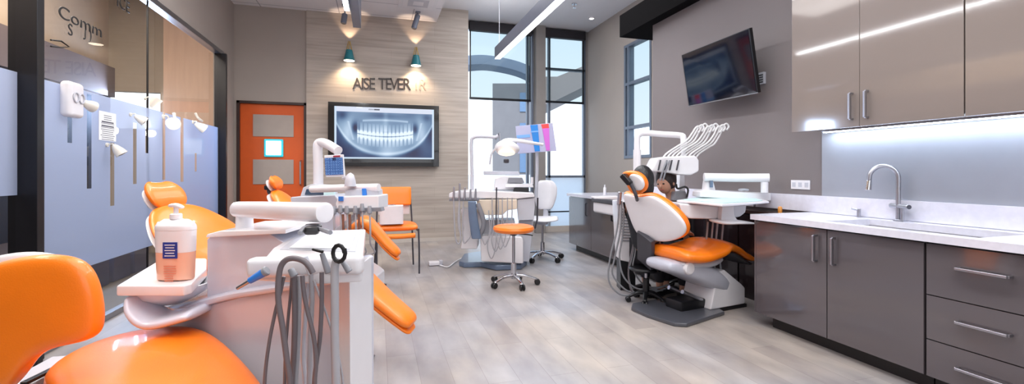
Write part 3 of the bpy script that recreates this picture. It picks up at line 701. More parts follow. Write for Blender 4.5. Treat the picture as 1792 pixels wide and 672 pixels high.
# ------------------------------------------------ cabinets on the right
def handle(a, b, out, parent, m=STEEL, r=.012, name='handle'):
    a = Vector(a); b = Vector(b); o = Vector(out); mb = MB(); mb.obox(a+o, b+o, .014, .022, .003, up=o); mb.obox(a, a+o*1.0, .012, .012, .001); mb.obox(b, b+o*1.0, .012, .012, .001)
    return mb.build(name, m, parent)
CB = 2.97
def base_cab(y0, y1, label, kind, h0=.1, h1=.855, xb=3.6):
    e = empty('base_cabinet', (CB, (y0+y1)/2, 0), label, 'cabinet')
    mb = MB(); mb.bx(CB+.022, xb-.002, y0, y1, h0, h1-.2); mb.bx(CB+.022, CB+.04, y0, y1, h1-.2, h1); mb.bx(xb-.02, xb-.002, y0, y1, h1-.2, h1); mb.bx(CB+.04, xb-.02, y1-.018, y1, h1-.2, h1) if kind == 'doors' else None; mb.build('body', mat('cabinet_carcass', S(30, 28, 30), .5), e)
    MB().bx(CB+.08, xb-.01, y0+(.1 if kind == 'end' or y1 > 2.9 and y1 < 3.1 else 0)*0, y1-(.09 if abs(y1-3.0) < .02 or abs(y1-6.8) < .02 else 0), 0, h0).build('plinth', PLINTH, e)
    if abs(y1-3.0) < .02 or abs(y1-6.8) < .02: MB().bx(CB+.0, xb-.002, y1-.001, y1+.018, h0, h1, .002).build('end_panel', CABLOW, e)
    return e
e = base_cab(1.807, 3.0, 'charcoal gloss base cabinet with two doors beneath the sink', 'doors')
ym = PX(1447, 480, CB).y
for (ya, yb, hy) in ((ym+.003, 2.998, ym+.075), (1.81, ym-.003, ym-.06)):
    d_ = MB().bx(CB, CB+.02, ya, yb, .1, .845, .002).build('door', CABLOW, e)
    handle((CB, hy, .62), (CB, hy, .80), (-.032, 0, 0), d_)
e = base_cab(.9, 1.80, 'charcoal drawer cabinet with three bar handles at the right edge', 'drawers')
for (za, zb, zc) in ((.10, .305, .205), (.31, .555, .45), (.56, .845, .735)):
    d_ = MB().bx(CB, CB+.02, .903, 1.797, za, zb, .002).build('drawer', CABLOW, e)
    handle((CB, 1.435, zc), (CB, 1.645, zc), (-.032, 0, 0), d_)
e = base_cab(-.6, .895, 'charcoal base cabinet beyond the right edge of the view', 'doors')
MB().bx(CB, CB+.02, -.59, .89, .1, .845, .002).build('door', CABLOW, e)
# worktop with sink cut-out
sy0, sy1, sx0, sx1 = 1.60, 2.46, 3.04, 3.47
wt = empty('worktop', (3.28, 1.2, .855), 'white stone worktop with sink cut-out along the right wall', 'worktop')
mb = MB(); X0, X1, Y0, Y1 = 2.94, XG-.003, -.6, 3.03
mb.bx(X0, X1, Y0, sy0, .857, .90); mb.bx(X0, X1, sy1, Y1, .857, .90); mb.bx(X0, sx0, sy0, sy1, .857, .90); mb.bx(sx1, X1, sy0, sy1, .857, .90)
mb.build('slab', STONE, wt)
MB().bx(XG-.022, XG-.002, -.6, 3.62, .902, 1.045, .002).build('upstand', STONE, wt)
sk = empty('sink', ((sx0+sx1)/2, (sy0+sy1)/2, .66), 'stainless steel undermount sink in the white worktop', 'sink')
mb = MB(); t = .008; u = .012
ax0, ax1, ay0, ay1 = sx0-u, sx1+u, sy0-u, sy1+u
mb.bx(ax0-t, ax1+t, ay0-t, ay1+t, .665, .672); mb.bx(ax0-t, ax0, ay0-t, ay1+t, .673, .856); mb.bx(ax1, ax1+t, ay0-t, ay1+t, .673, .856); mb.bx(ax0, ax1, ay0-t, ay0, .673, .856); mb.bx(ax0, ax1, ay1, ay1+t, .673, .856)
mb.build('basin', mat('satin_steel', S(196, 194, 196), .5, .15), sk); MB().cyl((3.25, 2.0, .672), (3.25, 2.0, .676), .04).build('drain', CHROME, sk)
# faucet
fb = PX(1572, 378, 3.53); fy = fb.y; fx = 3.53
fc = empty('faucet', (fx, fy, .90), 'tall brushed gooseneck faucet standing behind the sink', 'faucet')
MB().cyl((fx, fy, .90), (fx, fy, .912), .03, bev=.003).build('base', STEEL, fc)
pts = [(fx, fy, .905), (fx, fy, 1.02), (fx, fy, 1.14), (fx, fy, 1.2)]
ox, oy = -.105, .085
for k in range(1, 10):
    a = PI*k/10*1.02; pts.append((fx+ox*(1-math.cos(a))*.62, fy+oy*(1-math.cos(a))*.62, 1.2+.078*math.sin(a)*1.15))
pts.append((fx+ox*1.25, fy+oy*1.25, 1.175))
MB().tube(pts, .0145, 14, smooth=True, res=3).build('spout', STEEL, fc)
MB().cyl((fx+ox*1.245, fy+oy*1.245, 1.185), (fx+ox*1.30, fy+oy*1.30, 1.115), .017, bev=.003, r2=.021).build('spray_head', CHROME, fc)
MB().cyl((fx+.03, fy+.07, 1.005), (fx-.03, fy-.085, 1.005), .0165, bev=.004).build('handle', STEEL, fc)
MB().cyl((fx-.03, fy-.085, 1.005), (fx-.032, fy-.09, 1.005), .0145).build('end_cap', DGREY, fc)
MB().cyl((fx-.008, fy-.03, .905), (fx-.008, fy-.03, 1.0), .011).build('side_post', STEEL, fc)
c = PX(1503, 375, 3.54)
sp = empty('soap_dispenser', (c.x, c.y, .90), 'small steel soap dispenser left of the faucet', 'dispenser')
MB().cyl((c.x, c.y, .90), (c.x, c.y, .965), .013, bev=.002).build('body', STEEL, sp); MB().tube([(c.x, c.y, .955), (c.x-.035, c.y+.03, .965)], .008, 8, smooth=False).build('nozzle', STEEL, sp)
# back panel, wall cabinets, light strip, socket
struct('trim_5', MB().bx(XG-.012, XG-.0005, -.6, 2.93, 1.046, 1.585), BSPLASH)
UX = 3.22
yj1, yj2, yEnd = PX(1504, 200, UX).y, PX(1687, 200, UX).y, 2.89
def wall_cab(y0, y1, doors, label, hs):
    e = empty('wall_cabinet', (UX, (y0+y1)/2, 1.57), label, 'cabinet')
    MB().bx(UX+.021, XG-.013, y0+.001, y1-.001, 1.585, 3.10).build('body', LGREY if False else mat('cabinet_side_taupe', S(150, 140, 134), .2, coat=.5), e)
    for (a, b), hy in zip(doors, hs):
        d_ = MB().bx(UX, UX+.02, a+.0015, b-.0015, 1.565, 3.10, .0015).build('door', CABTOP, e)
        if hy: handle((UX, hy, 1.62), (UX, hy, 1.80), (-.03, 0, 0), d_)
    return e
wall_cab(yj2, yEnd, ((yj1, yEnd), (yj2, yj1)), 'taupe gloss wall cabinet with two tall doors and steel handles', (PX(1492, 195, UX).y, PX(1519, 190, UX).y))
wall_cab(-.6, yj2-.004, ((.75, yj2-.004), (-.59, .75)), 'taupe gloss wall cabinet at the right edge of the view', (0, 0))
ls = empty('under_cabinet_light', (3.4, 1.2, 1.56), 'bright LED strip under the wall cabinets above the sink', 'light')
MB().bx(3.50, 3.54, -.55, 2.86, 1.572, 1.584).build('channel', LIFT, ls)
MB().bx(3.503, 3.537, -.54, 2.85, 1.566, 1.573).build('diffuser', mat('led_strip_lit', (.9, .95, 1), .4, emit=16, ecol=(.80, .89, 1)), ls)
area('under_cabinet_glow', (3.52, 1.15, 1.56), (.05, 3.4), 9, (.72, .84, 1), (0, math.radians(-8), 0))
a = PX(1384, 315, XG-.008); b = PX(1417, 332, XG-.008)
so_ = empty('wall_socket', (XG-.006, (a.y+b.y)/2, b.z), 'white double socket and switch plate on the grey wall', 'socket')
MB().bx(XG-.008, XG-.0005, b.y, a.y, b.z, a.z, .002).build('plate', WHITE, so_)
for k in range(3):
    t = (k+.5)/3; yy = a.y+(b.y-a.y)*t; MB().bx(XG-.011, XG-.007, yy-.017, yy+.017, b.z+.02, a.z-.02, .001).build('rocker' if k else 'outlet', LGREY, so_)
# far run of cabinets
e = empty('base_cabinet', (CB+.05, 5.6, 0), 'far charcoal gloss base cabinet between the right dental chair and the window', 'cabinet')
MB().bx(CB+.022, 3.596, 4.45, 6.78, .1, .855).build('body', CABLOW, e)
MB().bx(CB+.08, 3.55, 4.5, 6.68, 0, .1).build('plinth', PLINTH, e)
for k, (ya, yb) in enumerate(((6.0, 6.78), (5.23, 5.995), (4.452, 5.225))):
    d_ = MB().bx(CB, CB+.02, ya, yb, .1, .845, .002).build('door', CABLOW, e)
    handle((CB, ya+.12, .60), (CB, ya+.12, .78), (-.028, 0, 0), d_, DGREY)
wt = empty('worktop', (3.28, 5.6, .855), 'white worktop on the far base cabinet by the window', 'worktop')
MB().bx(2.94, 3.598, 4.43, 5.395, .857, .90, .002).build('slab', STONE, wt); MB().bx(2.94, 4.2, 5.405, 6.81, .857, .90, .002).build('slab', STONE, wt)
MB().bx(3.57, 3.598, 3.64, 5.39, .902, 1.045, .002).build('upstand', STONE, wt); MB().bx(4.17, 4.2, 5.41, 6.8, .902, 1.0, .002).build('upstand', STONE, wt)
MB().bx(3.62, 4.2, 5.45, 6.75, .1, .856).build('side_body', CABLOW, wt)
# paler bin drawer on the far cabinet
a = PX(1043, 352, 2.9); b = PX(1083, 376, 2.9)
bn = empty('drawer_bin', (2.92, (a.y+b.y)/2, b.z), 'white pull-out bin hung on the front of the far cabinet', 'bin')
MB().box((2.905, (a.y+b.y)/2, (a.z+b.z)/2-.01), (.11, abs(a.y-b.y), .15), bev=.03, seg=4).build('tub', WHITE, bn)
MB().box((2.90, (a.y+b.y)/2, a.z+.02), (.13, abs(a.y-b.y)+.03, .05), bev=.01).build('lid', DGREY, bn)
c = Vector((3.3, 6.2, .9)); o = tag(MB().lathe([(0, 0), (.022, 0), (.022, .10), (.01, .12), (.01, .15), (0, .15)], c).build('pump_bottle', WHITE), 'small white bottle standing on the far worktop', 'bottle')
# low dark cabinet in the recess behind the right chair
e = empty('recess_cabinet', (3.54, 3.85, 0), 'dark low open cabinet in the recess behind the right dental chair', 'cabinet')
MB().bx(3.50, 3.596, 3.06, 4.42, .0, .84).build('body', mat('dark_brown_laminate', S(50, 38, 42), .25, coat=.4), e)
MB().bx(3.48, 3.596, 3.05, 4.425, .84, .87, .003).build('top', mat('recess_top', S(80, 62, 60), .3), e)
for k in range(2): MB().bx(3.482, 3.50, 3.08+.67*k, 3.73+.67*k, .06, .82, .002).build('door', mat('dark_brown_laminate', (0, 0, 0)), e)
# ------------------------------------------------ tv
tv = empty('wall_tv', (3.45, 3.9, 1.98), 'black flat television tilted downwards on the grey wall', 'television')
c4 = [Vector((3.30, 4.39, 2.566)), Vector((3.29, 3.40, 2.574)), Vector((3.41, 3.42, 1.985)), Vector((3.42, 4.42, 1.995))]
nn = (c4[1]-c4[0]).cross(c4[3]-c4[0]).normalized(); nn = nn if nn.x > 0 else -nn
MB().prism(c4, nn*.035, .003).build('housing', BLACK, tv)
cc = sum(c4, Vector())/4; inn = [cc+(p-cc)*.965-nn*.001 for p in c4]
MB().prism(inn, -nn*.002).build('display', mat('tv_display', S(8, 14, 30), .08, coat=.6), tv)
mb = MB(); mb.obox(c4[3]-nn*.001, c4[2]-nn*.001, .012, .01, .001); mb.build('bezel', LIFT, tv)
MB().obox(cc+nn*.03, (XG-.003, cc.y, cc.z+.03), .22, .26, .01).build('wall_bracket', DGREY, tv)
a = PX(1328, 128, XG-.02); b = PX(1338, 146, XG-.02)
mp_ = empty('wall_plate', (XG-.01, a.y-.02, b.z), 'small ribbed white plate on the wall beside the television', 'wall plate')
MB().bx(XG-.03, XG-.001, b.y-.0, a.y+.06, b.z, a.z, .003).build('plate', LGREY, mp_)
for k in range(4): zz = b.z+.012+k*(a.z-b.z-.02)/4; MB().bx(XG-.034, XG-.028, b.y+.008, a.y+.05, zz, zz+.01).build('rib', DGREY, mp_)

# ------------------------------------------------ stools and chairs
def stool_base(root, hub_z, r, n, rot, legm, wheel=.028, seat_z=.5, colr=.022):
    MB().cyl((0, 0, hub_z-.035), (0, 0, hub_z+.14), .03, bev=.004).build('column', legm, root, world=False)
    MB().cyl((0, 0, hub_z+.13), (0, 0, seat_z), .016).build('gas_lift', STEEL, root, world=False)
    for k in range(n):
        a = rot+2*PI*k/n; c_, s_ = math.cos(a), math.sin(a)
        mb = MB(); mb.loft([(0.02*c_, .02*s_, hub_z), (r*.5*c_, r*.5*s_, hub_z-.005), (r*c_, r*s_, hub_z-.045)], (-s_, c_, 0), [.026, .022, .018], [.018, .013, .012], .01, .02, n=12, seg=12)
        lg = mb.build('base_leg', legm, root, world=False)
        mb = MB(); q = Vector((r*c_, r*s_, wheel))
        for sd in (-1, 1): mb.cyl(q+Vector((-s_, c_, 0))*(.006*sd), q+Vector((-s_, c_, 0))*(.026*sd), wheel, 18, .005)
        mb.cyl(q+Vector((0, 0, .0)), q+Vector((0, 0, hub_z-.045-wheel+.005)), .008)
        mb.build('caster', BLACK, lg, world=False)
st = empty('round_stool', (1.44, 4.80, 0), 'orange round stool with chrome five-star base in the middle of the floor', 'stool')
MB().lathe([(0, .575), (.17, .578), (.213, .592), (.228, .618), (.218, .645), (.18, .658), (0, .664)], seg=40).build('seat', ORANGE, st, world=False)
MB().lathe([(0, .545), (.03, .545), (.05, .56), (.10, .577), (0, .577)]).build('seat_plate', BLACK, st, world=False)
MB().tube([(.0, 0, .565), (.14, -.08, .558), (.19, -.10, .55)], .007, 8).build('lever', BLACK, st, world=False)
stool_base(st, .105, .262, 5, -.25, CHROME, .032, .55)
sc = empty('swivel_chair', (2.24, 6.05, 0), 'white swivel office chair with shell back beside the window', 'chair', rz=-.35)
MB().loft([(-.24, 0, .60), (0, 0, .585), (.22, 0, .60)], (0, 1, 0), [.16, .23, .2], [.028, .03, .024], .09, .09, ex=2.6, curv=.02).build('seat', WHITE, sc, world=False)
# backrest faces the camera side
MB().loft([(.03, .20, .70), (.04, .23, .86), (.05, .25, 1.00), (.05, .26, 1.12)], (1, -.12, 0), [.11, .16, .165, .12], [.018, .02, .02, .016], .06, .12, ex=2.5, curv=-.03).build('backrest', WHITE, sc, world=False)
MB().loft([(.04, .10, .57), (.05, .21, .58), (.05, .235, .68), (.05, .24, .84)], (1, 0, 0), [.04, .04, .035, .03], [.012]*4, .02, .02).build('back_support', LGREY, sc, world=False)
MB().cyl((0, 0, .50), (0, 0, .575), .07, r2=.11).build('seat_plate', LGREY, sc, world=False)
stool_base(sc, .11, .30, 5, .45, CHROME, .036, .52)
# orange visitor chair
vc = empty('visitor_chair', (.23, 5.92, 0), 'orange padded visitor chair with thin metal legs against the panelled wall', 'chair', rz=.05)
MB().loft([(0, -.26, .56), (0, 0, .57), (0, .2, .57)], (1, 0, 0), [.24, .25, .23], [.04, .04, .035], .06, .05, ex=3.2).build('seat', ORANGE, vc, world=False)
MB().loft([(0, .27, .80), (0, .29, .92), (0, .31, 1.045)], (1, 0, 0), [.215, .22, .22], [.03, .032, .026], .025, .025, ex=5).build('backrest', ORANGE, vc, world=False)
MB().box((0, .32, .74), (.40, .025, .12), bev=.01).build('lumbar_panel', WHITE, vc, world=False)
for sx_ in (-1, 1):
    MB().tube([(sx_*.25, -.27, 0), (sx_*.25, -.26, .3), (sx_*.245, -.24, .545)], .011, 8).build('leg', DGREY, vc, world=False)
    MB().tube([(sx_*.25, .30, 0), (sx_*.235, .26, .3), (sx_*.225, .26, .6), (sx_*.21, .34, 1.0)], .011, 8).build('leg', DGREY, vc, world=False)
    MB().obox((sx_*.245, -.24, .52), (sx_*.235, .26, .52), .02, .02).build('side_rail', DGREY, vc, world=False)
MB().loft([(-.2, -.30, .475), (0, -.31, .47), (.2, -.30, .475)], (0, 0, 1), [.03]*3, [.03]*3, .02, .02, ex=2.2).build('front_roll', ORANGE, vc, world=False)
pr = empty('paper_roll', (.165, 5.72, .612), 'white paper roll box standing on the orange visitor chair', 'paper roll')
MB().loft([(.165, 5.72, .612), (.165, 5.72, .72), (.165, 5.72, .84)], (1, 0, 0), [.14]*3, [.09]*3, .008, .008, ex=4).build('roll', mat('paper_white', S(225, 218, 222), .8), pr)
MB().lathe([(.02, 0), (.055, 0), (.05, .006), (.02, .006)], (.165, 5.72, .84)).build('core', MGREY, pr)

# ------------------------------------------------ dental chairs
def dental_chair(loc, rz, label, bang=50, blen=.62, legang=38, leglen=.62, kneeup=.06, bw=.30, hx=0, base=True, seat0=-.28, knee=.22, seatz=.53, wide=1.0, headt=None, bracket=True, hroll=0, legm=None, hs=1.0, custom=None, lw=1.0):
    e = empty('dental_chair', loc, label, 'dental chair', 'orange dental chairs', rz)
    B = lambda mb, n, m, p=None: mb.build(n, m, p or e, world=False)
    ba, la = math.radians(bang), math.radians(legang)
    bd = Vector((-math.cos(ba), 0, math.sin(ba))); bn_ = Vector((math.sin(ba), 0, math.cos(ba)))
    j = Vector((seat0-.02, 0, seatz+.03))
    ld = Vector((math.cos(la), 0, -math.sin(la)))
    k = Vector((knee, 0, seatz+kneeup))
    path = [Vector((seat0, 0, seatz+.02)), Vector((seat0*.4, 0, seatz-.01)), Vector((knee*.45, 0, seatz+kneeup*.35)), k, k+ld*leglen*.33+Vector((0, 0, .02)), k+ld*leglen*.66, k+ld*leglen]
    B(MB().loft(path, (0, 1, 0), [.25*wide, .27*wide, .27*wide, .25*wide*(.4+.6*lw), .22*wide*lw, .20*wide*lw, .17*wide*lw], [.06, .062, .055, .048, .042, .038, .034], .06, .09, ex=2.7, n=44, curv=.012), 'seat_cushion', ORANGE)
    B(MB().loft([p+Vector((-.01, 0, -.055)) for p in path[3:]], (0, 1, 0), [.2*wide*lw, .19*wide*lw, .17*wide*lw, .14*wide*lw], [.022, .02, .02, .016], .05, .07), 'leg_rest_shell', legm or DGREY)
    B(MB().loft([Vector((seat0+.02, 0, seatz-.07)), Vector((0, 0, seatz-.085)), Vector((knee*.9, 0, seatz-.06))], (0, 1, 0), [.2, .22, .18], [.035, .045, .03], .05, .05), 'seat_shell', LGREY)
    hw = [bw*.50, bw*.86, bw*1.02, bw*.98, bw*.80, bw*.52]
    bp = [j+bd*(blen*t) for t in (0.02, .2, .4, .6, .8, 1.0)]
    if custom: custom(e)
    else:
        bk = B(MB().loft([p+bn_*(.018*math.sin(i/5*PI)) for i, p in enumerate(bp)], (0, 1, 0), hw, [.05, .05, .048, .045, .04, .034], .09, .09, ex=2.5, n=36, curv=-.015), 'back_cushion', ORANGE)
        B(MB().loft([p-bn_*(.05-.01*math.sin(i/5*PI)) for i, p in enumerate(bp)], (0, 1, 0), [h*.93 for h in hw], [.022, .026, .026, .024, .022, .016], .09, .08, ex=2.5, n=36, curv=-.015), 'back_shell', WHITE)
        hc = j+bd*(blen+.14)+bn_*.03+Vector((hx, 0, 0))
        if headt: hc = Vector(headt)
        up = (bd*.9+bn_*.25).normalized()
        B(MB().tube([j+bd*(blen-.10)-bn_*.04, j+bd*(blen+.02)-bn_*.06, hc-bn_*.06], .018, 10), 'headrest_arm', DGREY)
        hr_ = B(MB().loft([hc-up*.10*hs, hc+bn_*.008, hc+up*.10*hs], (0, 1, 0), [.13*hs, .15*hs, .12*hs], [.032, .038, .03], .07, .08, ex=2.3, curv=.02), 'headrest', ORANGE)
        B(MB().loft([hc-up*.085*hs-bn_*.042, hc-bn_*.037, hc+up*.085*hs-bn_*.04], (0, 1, 0), [.10*hs, .12*hs, .095*hs], [.015, .02, .015], .05, .05, ex=2.3), 'headrest_shell', WHITE, hr_)
        B(MB().box(hc-bn_*.075, (.06, .09, .05), bev=.012), 'headrest_joint', BLACK, hr_)
    if bracket: B(MB().obox((seat0-.03, 0, seatz-.1), j+bd*.2-bn_*.09, .18, .06, .01, up=(1, 0, 0)), 'back_bracket', DGREY)
    if base:
        B(MB().loft([(seat0-.10, .0, seatz-.08), (-.16, 0, .39), (.08, .0, .30), (.26, .0, .21)], (0, 1, 0), [.15, .20, .20, .17], [.045, .085, .095, .07], .06, .04, ex=3.6), 'lift_arm', mat('lift_arm_grey', S(184, 187, 200), .3, coat=.3))
        B(MB().cyl((seat0+.08, -.21, seatz-.10), (seat0+.08, .21, seatz-.10), .055, bev=.01), 'pivot', WHITE)
        B(MB().prism([(.02, -.17, .03), (.12, -.17, .36), (.2, -.17, .37), (.42, -.17, .22), (.47, -.17, .18), (.47, -.17, .03)], (0, .34, 0), .015), 'base_cover', WHITE)
        B(MB().prism([(-.56, -.02, 0), (-.52, -.28, 0), (-.44, -.34, 0), (.1, -.25, 0), (.13, -.18, 0), (.13, .30, 0), (-.45, .3, 0), (-.55, .2, 0)], (0, 0, .032), .008), 'foot_plate', mat('foot_plate_grey', S(74, 76, 84), .3, coat=.4))
        B(MB().prism([(.13, -.17, 0), (.49, -.17, 0), (.49, .17, 0), (.13, .17, 0)], (0, 0, .03), .004), 'base_plate', BLACK)
        for y in (-.08, .08): B(MB().cyl((-.22, y, .2), (.12, y, .05), .018), 'lift_rod', STEEL)
        B(MB().box((-.1, 0, .07), (.3, .2, .09), bev=.02), 'motor_box', BLACK)
    return e
def right_back(e):
    iv = (Matrix.Translation(e.location) @ Matrix.Rotation(e.rotation_euler.z, 4, 'Z')).inverted()
    A, B_, C_ = Vector((2.2, 3.8, 1.06)), Vector((2.34, 3.8, .645)), Vector((2.45, 3.2, .85))
    n = (B_-A).cross(C_-A).normalized(); n = n if n.x > 0 else -n; eye = Vector((0, 0, CAMH))
    def onp(x, y, o, off):
        r = P(x, y, 1)-eye; t = (o+n*off-eye).dot(n)/r.dot(n); return eye+r*t
    sh = [(1089, 335), (1104, 342), (1122, 346), (1140, 340), (1158, 350), (1176, 364), (1194, 382), (1203, 398), (1200, 410), (1184, 420), (1162, 424), (1140, 420), (1116, 414), (1104, 385), (1095, 358)]
    cu = [(1094, 329), (1106, 336), (1124, 339), (1142, 333), (1162, 342), (1184, 358), (1204, 378), (1212, 397), (1206, 411), (1186, 418), (1162, 421), (1142, 416), (1122, 408), (1110, 385), (1100, 352)]
    L_ = lambda q: [iv @ v for v in q]
    c_ = blob('back_cushion', L_([onp(x-3, y+2, A, .06) for x, y in cu]), .05, ORANGE, e, dome=.01, world=False)
    blob('back_shell', L_([onp(x, y, A, -.01) for x, y in sh]), .026, WHITE, e, dome=.006, world=False)
    O = Vector((2.16, 3.62, 1.2))
    ho = [(1088, 301), (1100, 298), (1118, 300), (1130, 311), (1135, 324), (1131, 335), (1118, 341), (1106, 338), (1099, 324), (1094, 311)]
    hs_ = [(1100, 305), (1110, 304), (1120, 308), (1127, 317), (1128, 328), (1122, 334), (1112, 333), (1105, 322)]
    h_ = blob('headrest', L_([onp(x, y, O, .03) for x, y in ho]), .032, ORANGE, e, dome=.01, world=False)
    blob('headrest_shell', L_([onp(x, y, O, -.012) for x, y in hs_]), .02, WHITE, h_, dome=.006, world=False)
    MB().obox(iv @ onp(1090, 306, O, -.05), iv @ onp(1104, 322, O, -.05), .09, .05, .012).build('headrest_joint', BLACK, h_, world=False)
    MB().tube([iv @ onp(1098, 312, O, -.05), iv @ onp(1108, 330, O, -.05), iv @ onp(1113, 342, O, -.05), iv @ onp(1115, 350, A, -.03)], .016, 10).build('headrest_arm', DGREY, e, world=False)
    MB().obox(iv @ onp(1130, 462, A, -.02), iv @ onp(1130, 412, A, -.05), .20, .05, .01, up=(1, 0, 0)).build('back_bracket', DGREY, e, world=False)
rc = dental_chair((2.76, 3.5, 0), math.radians(9), 'orange dental chair seen from its white-shelled back, at the right before the cabinets', bang=69, blen=.48, legang=20, leglen=.46, kneeup=.055, bw=.335, seat0=-.34, knee=.20, wide=1.02, custom=right_back, bracket=False)
# downlight washing the far right wall
e = empty('downlight', (3.95, 7.95, ZT-.02), 'small recessed downlight over the far right wall corner', 'ceiling light')
MB().lathe([(.045, 0), (.06, 0), (.06, .015), (.045, .015)], (3.95, 7.95, ZT-.016)).build('trim_ring', WHITE, e)
MB().cyl((3.95, 7.95, ZT-.008), (3.95, 7.95, ZT-.001), .044).build('lens', LITB, e)
spot('downlight_beam', (3.95, 7.95, ZT-.03), (0, math.radians(8), 0), 28, 60, (1, .88, .75), .8)
cd_ = lambda a, b: math.atan2(b[1]-a[1], b[0]-a[0])
c1 = dental_chair((-.62, 3.34, 0), math.radians(-21), 'nearer left orange dental chair, reclined behind the unit with the soap bottle', bang=43, blen=.60, legang=38, leglen=.70, lw=.62, kneeup=.12, bw=.345, seat0=-.30, knee=.36, seatz=.58, headt=(-.83, .0, 1.085), legm=ORANGE)
c2 = dental_chair((-.42, 5.10, 0), math.radians(-16), 'far left orange dental chair, half hidden in front of the orange door', bang=50, blen=.55, legang=44, leglen=.52, lw=.6, kneeup=.14, bw=.20, wide=.85, hs=.72, seat0=-.26, knee=.30, seatz=.60, headt=(-.64, 0, 1.13), legm=ORANGE)

# ------------------------------------------------ big chair in the left foreground
fc_ = empty('operator_chair', (-1.0, 1.95, 0), 'large orange chair with wide seat and backrest in the left foreground', 'chair')
A0 = P(330, 640, 1.55)
# backrest: leans, rear shell behind it
bo = [(-40, 470), (20, 452), (75, 443), (130, 447), (160, 466), (176, 510), (181, 560), (174, 590), (135, 600), (92, 607), (52, 632), (20, 690), (-30, 700), (-60, 600)]
bdep = lambda x, y: 1.50-.0006*x-.0007*(y-440)*0+.0
bpts = [P(x, y, 1.42+.0002*(x-60)) for x, y in bo]
blob('backrest', bpts, .035, ORANGE, fc_, dome=.01)
blob('back_shell', [p+Vector((-.06, .03, .006)) for p in bpts], .02, WHITE, fc_, dome=.0)
sz = .56
so2 = [PZ(95, 700, sz), PZ(60, 668, sz), PZ(120, 624, sz), PZ(200, 592, sz), PZ(300, 576, sz), PZ(360, 582, sz), PZ(410, 622, sz), PZ(470, 690, sz), PZ(520, 790, sz), PZ(470, 900, sz), PZ(250, 930, sz), PZ(100, 860, sz)]
blob('seat', so2, .045, ORANGE, fc_, dome=.015)
scn = sum(so2, Vector())/len(so2)
fc_.location = (scn.x, scn.y, 0)
for ch in fc_.children:
    for v in ch.data.vertices: v.co -= Vector((scn.x+1.0, scn.y-1.95, 0))
MB().obox(P(28, 680, 1.5), P(118, 628, 1.72), .10, .03, .008).build('back_bracket', LGREY, fc_)
MB().obox(P(40, 672, 1.46), P(105, 640, 1.6), .02, .012, .003).build('bracket_slot', BLACK, fc_)
MB().cyl((scn.x, scn.y, .12), (scn.x, scn.y, .5), .03).build('column', CHROME, fc_)
for k in range(5):
    a = 2*PI*k/5+.3; q = Vector((scn.x+.27*math.cos(a), scn.y+.27*math.sin(a), .03))
    lg = MB().loft([(scn.x, scn.y, .12), (scn.x+.14*math.cos(a), scn.y+.14*math.sin(a), .11), (q.x, q.y, .07)], (-math.sin(a), math.cos(a), 0), [.026, .024, .02], [.018, .014, .012], .01, .02, n=10, seg=12).build('base_leg', CHROME, fc_)
    MB().cyl((q.x-.02*math.sin(a), q.y+.02*math.cos(a), .03), (q.x+.02*math.sin(a), q.y-.02*math.cos(a), .03), .03, 18, .006).build('caster', BLACK, lg)

# ------------------------------------------------ near dental unit (left foreground)
U1 = empty('dental_unit', (-.4, 2.0, 0), 'white dental unit in the left foreground with instrument tray and hanging grey hoses', 'dental unit')
dF = lambda px: 1.62+(610-px)*.00125          # depth of the front face across the picture
back = Vector((.10, .42, 0))
def face(pts, v, name, m, p=U1, bev=.006, push=0):
    return MB().prism([P(x, y, dF(x)+push) for x, y in pts], v, bev).build(name, m, p)
fl = lambda x: 300+CAMH*F/dF(x)
BODY1 = mat('unit_lacquer', S(200, 203, 218), .22, coat=.5, noise=.015)
face([(602, fl(602)-10), (602, 486), (560, 489), (487, 506), (430, 517), (362, 535), (318, 548), (262, 575), (268, 640), (300, 760), (320, fl(330)-25)], back, 'body', BODY1)
# rounded top moulding of the body
mb = MB(); mb.loft([P(x, y, dF(x)-.01)+back*.5 for x, y in ((600, 489), (487, 505), (400, 519), (330, 538), (266, 556))], back, [.235]*5, [.018, .018, .02, .022, .02], .03, .06, ex=4); mb.build('body_top', BODY1, U1)
face([(362, 525), (362, 418), (372, 412), (470, 408), (496, 424), (496, 505)], back*.8, 'upper_cabinet', BODY1, push=.02)
mb = MB(); mb.prism([P(360, 416, dF(362)+.0), P(500, 409, dF(500)+.0), P(500, 402, dF(500)+.0), P(385, 404, dF(385)), P(362, 410, dF(362))], back*.9, .004); mb.build('cabinet_lid', WHITE, U1)
face([(592, fl(600)-8), (592, 478), (612, 476), (615, fl(612)-8)], back*.7, 'side_column', WHITE, push=-.03)
MB().prism([(p.x, p.y, 0) for p in (P(322, 700, dF(322)), P(612, 700, dF(612)), P(612, 700, dF(612))+back, P(322, 700, dF(322))+back)], (0, 0, .05), .004).build('plinth', DGREY, U1)
# arm on post
ap = P(428, 404, 2.0); MB().cyl(ap, P(428, 370, 2.0), .036, 28, .008, r2=.033).build('arm_post', WHITE, U1)
mb = MB(); q0, q1 = P(414, 366, 2.02), P(570, 372, 1.62)
mb.loft([q0, q0.lerp(q1, .33), q0.lerp(q1, .66), q1], (0, 0, 1), [.034, .036, .036, .036], [.038, .036, .036, .036], .035, .012, ex=2.3); mb.build('arm', WHITE, U1)
# gimbal below the arm
MB().cyl(P(548, 392, 1.66), P(548, 405, 1.66), .03, bev=.006).build('arm_joint', DGREY, U1)
MB().tube([P(525, 408, 1.55), P(535, 398, 1.6), P(556, 400, 1.6), P(578, 407, 1.5)], .008, 8).build('tray_handle', MGREY, U1)
MB().box(P(546, 403, 1.58), (.05, .05, .03), bev=.012).build('handle_block', BLACK, U1)
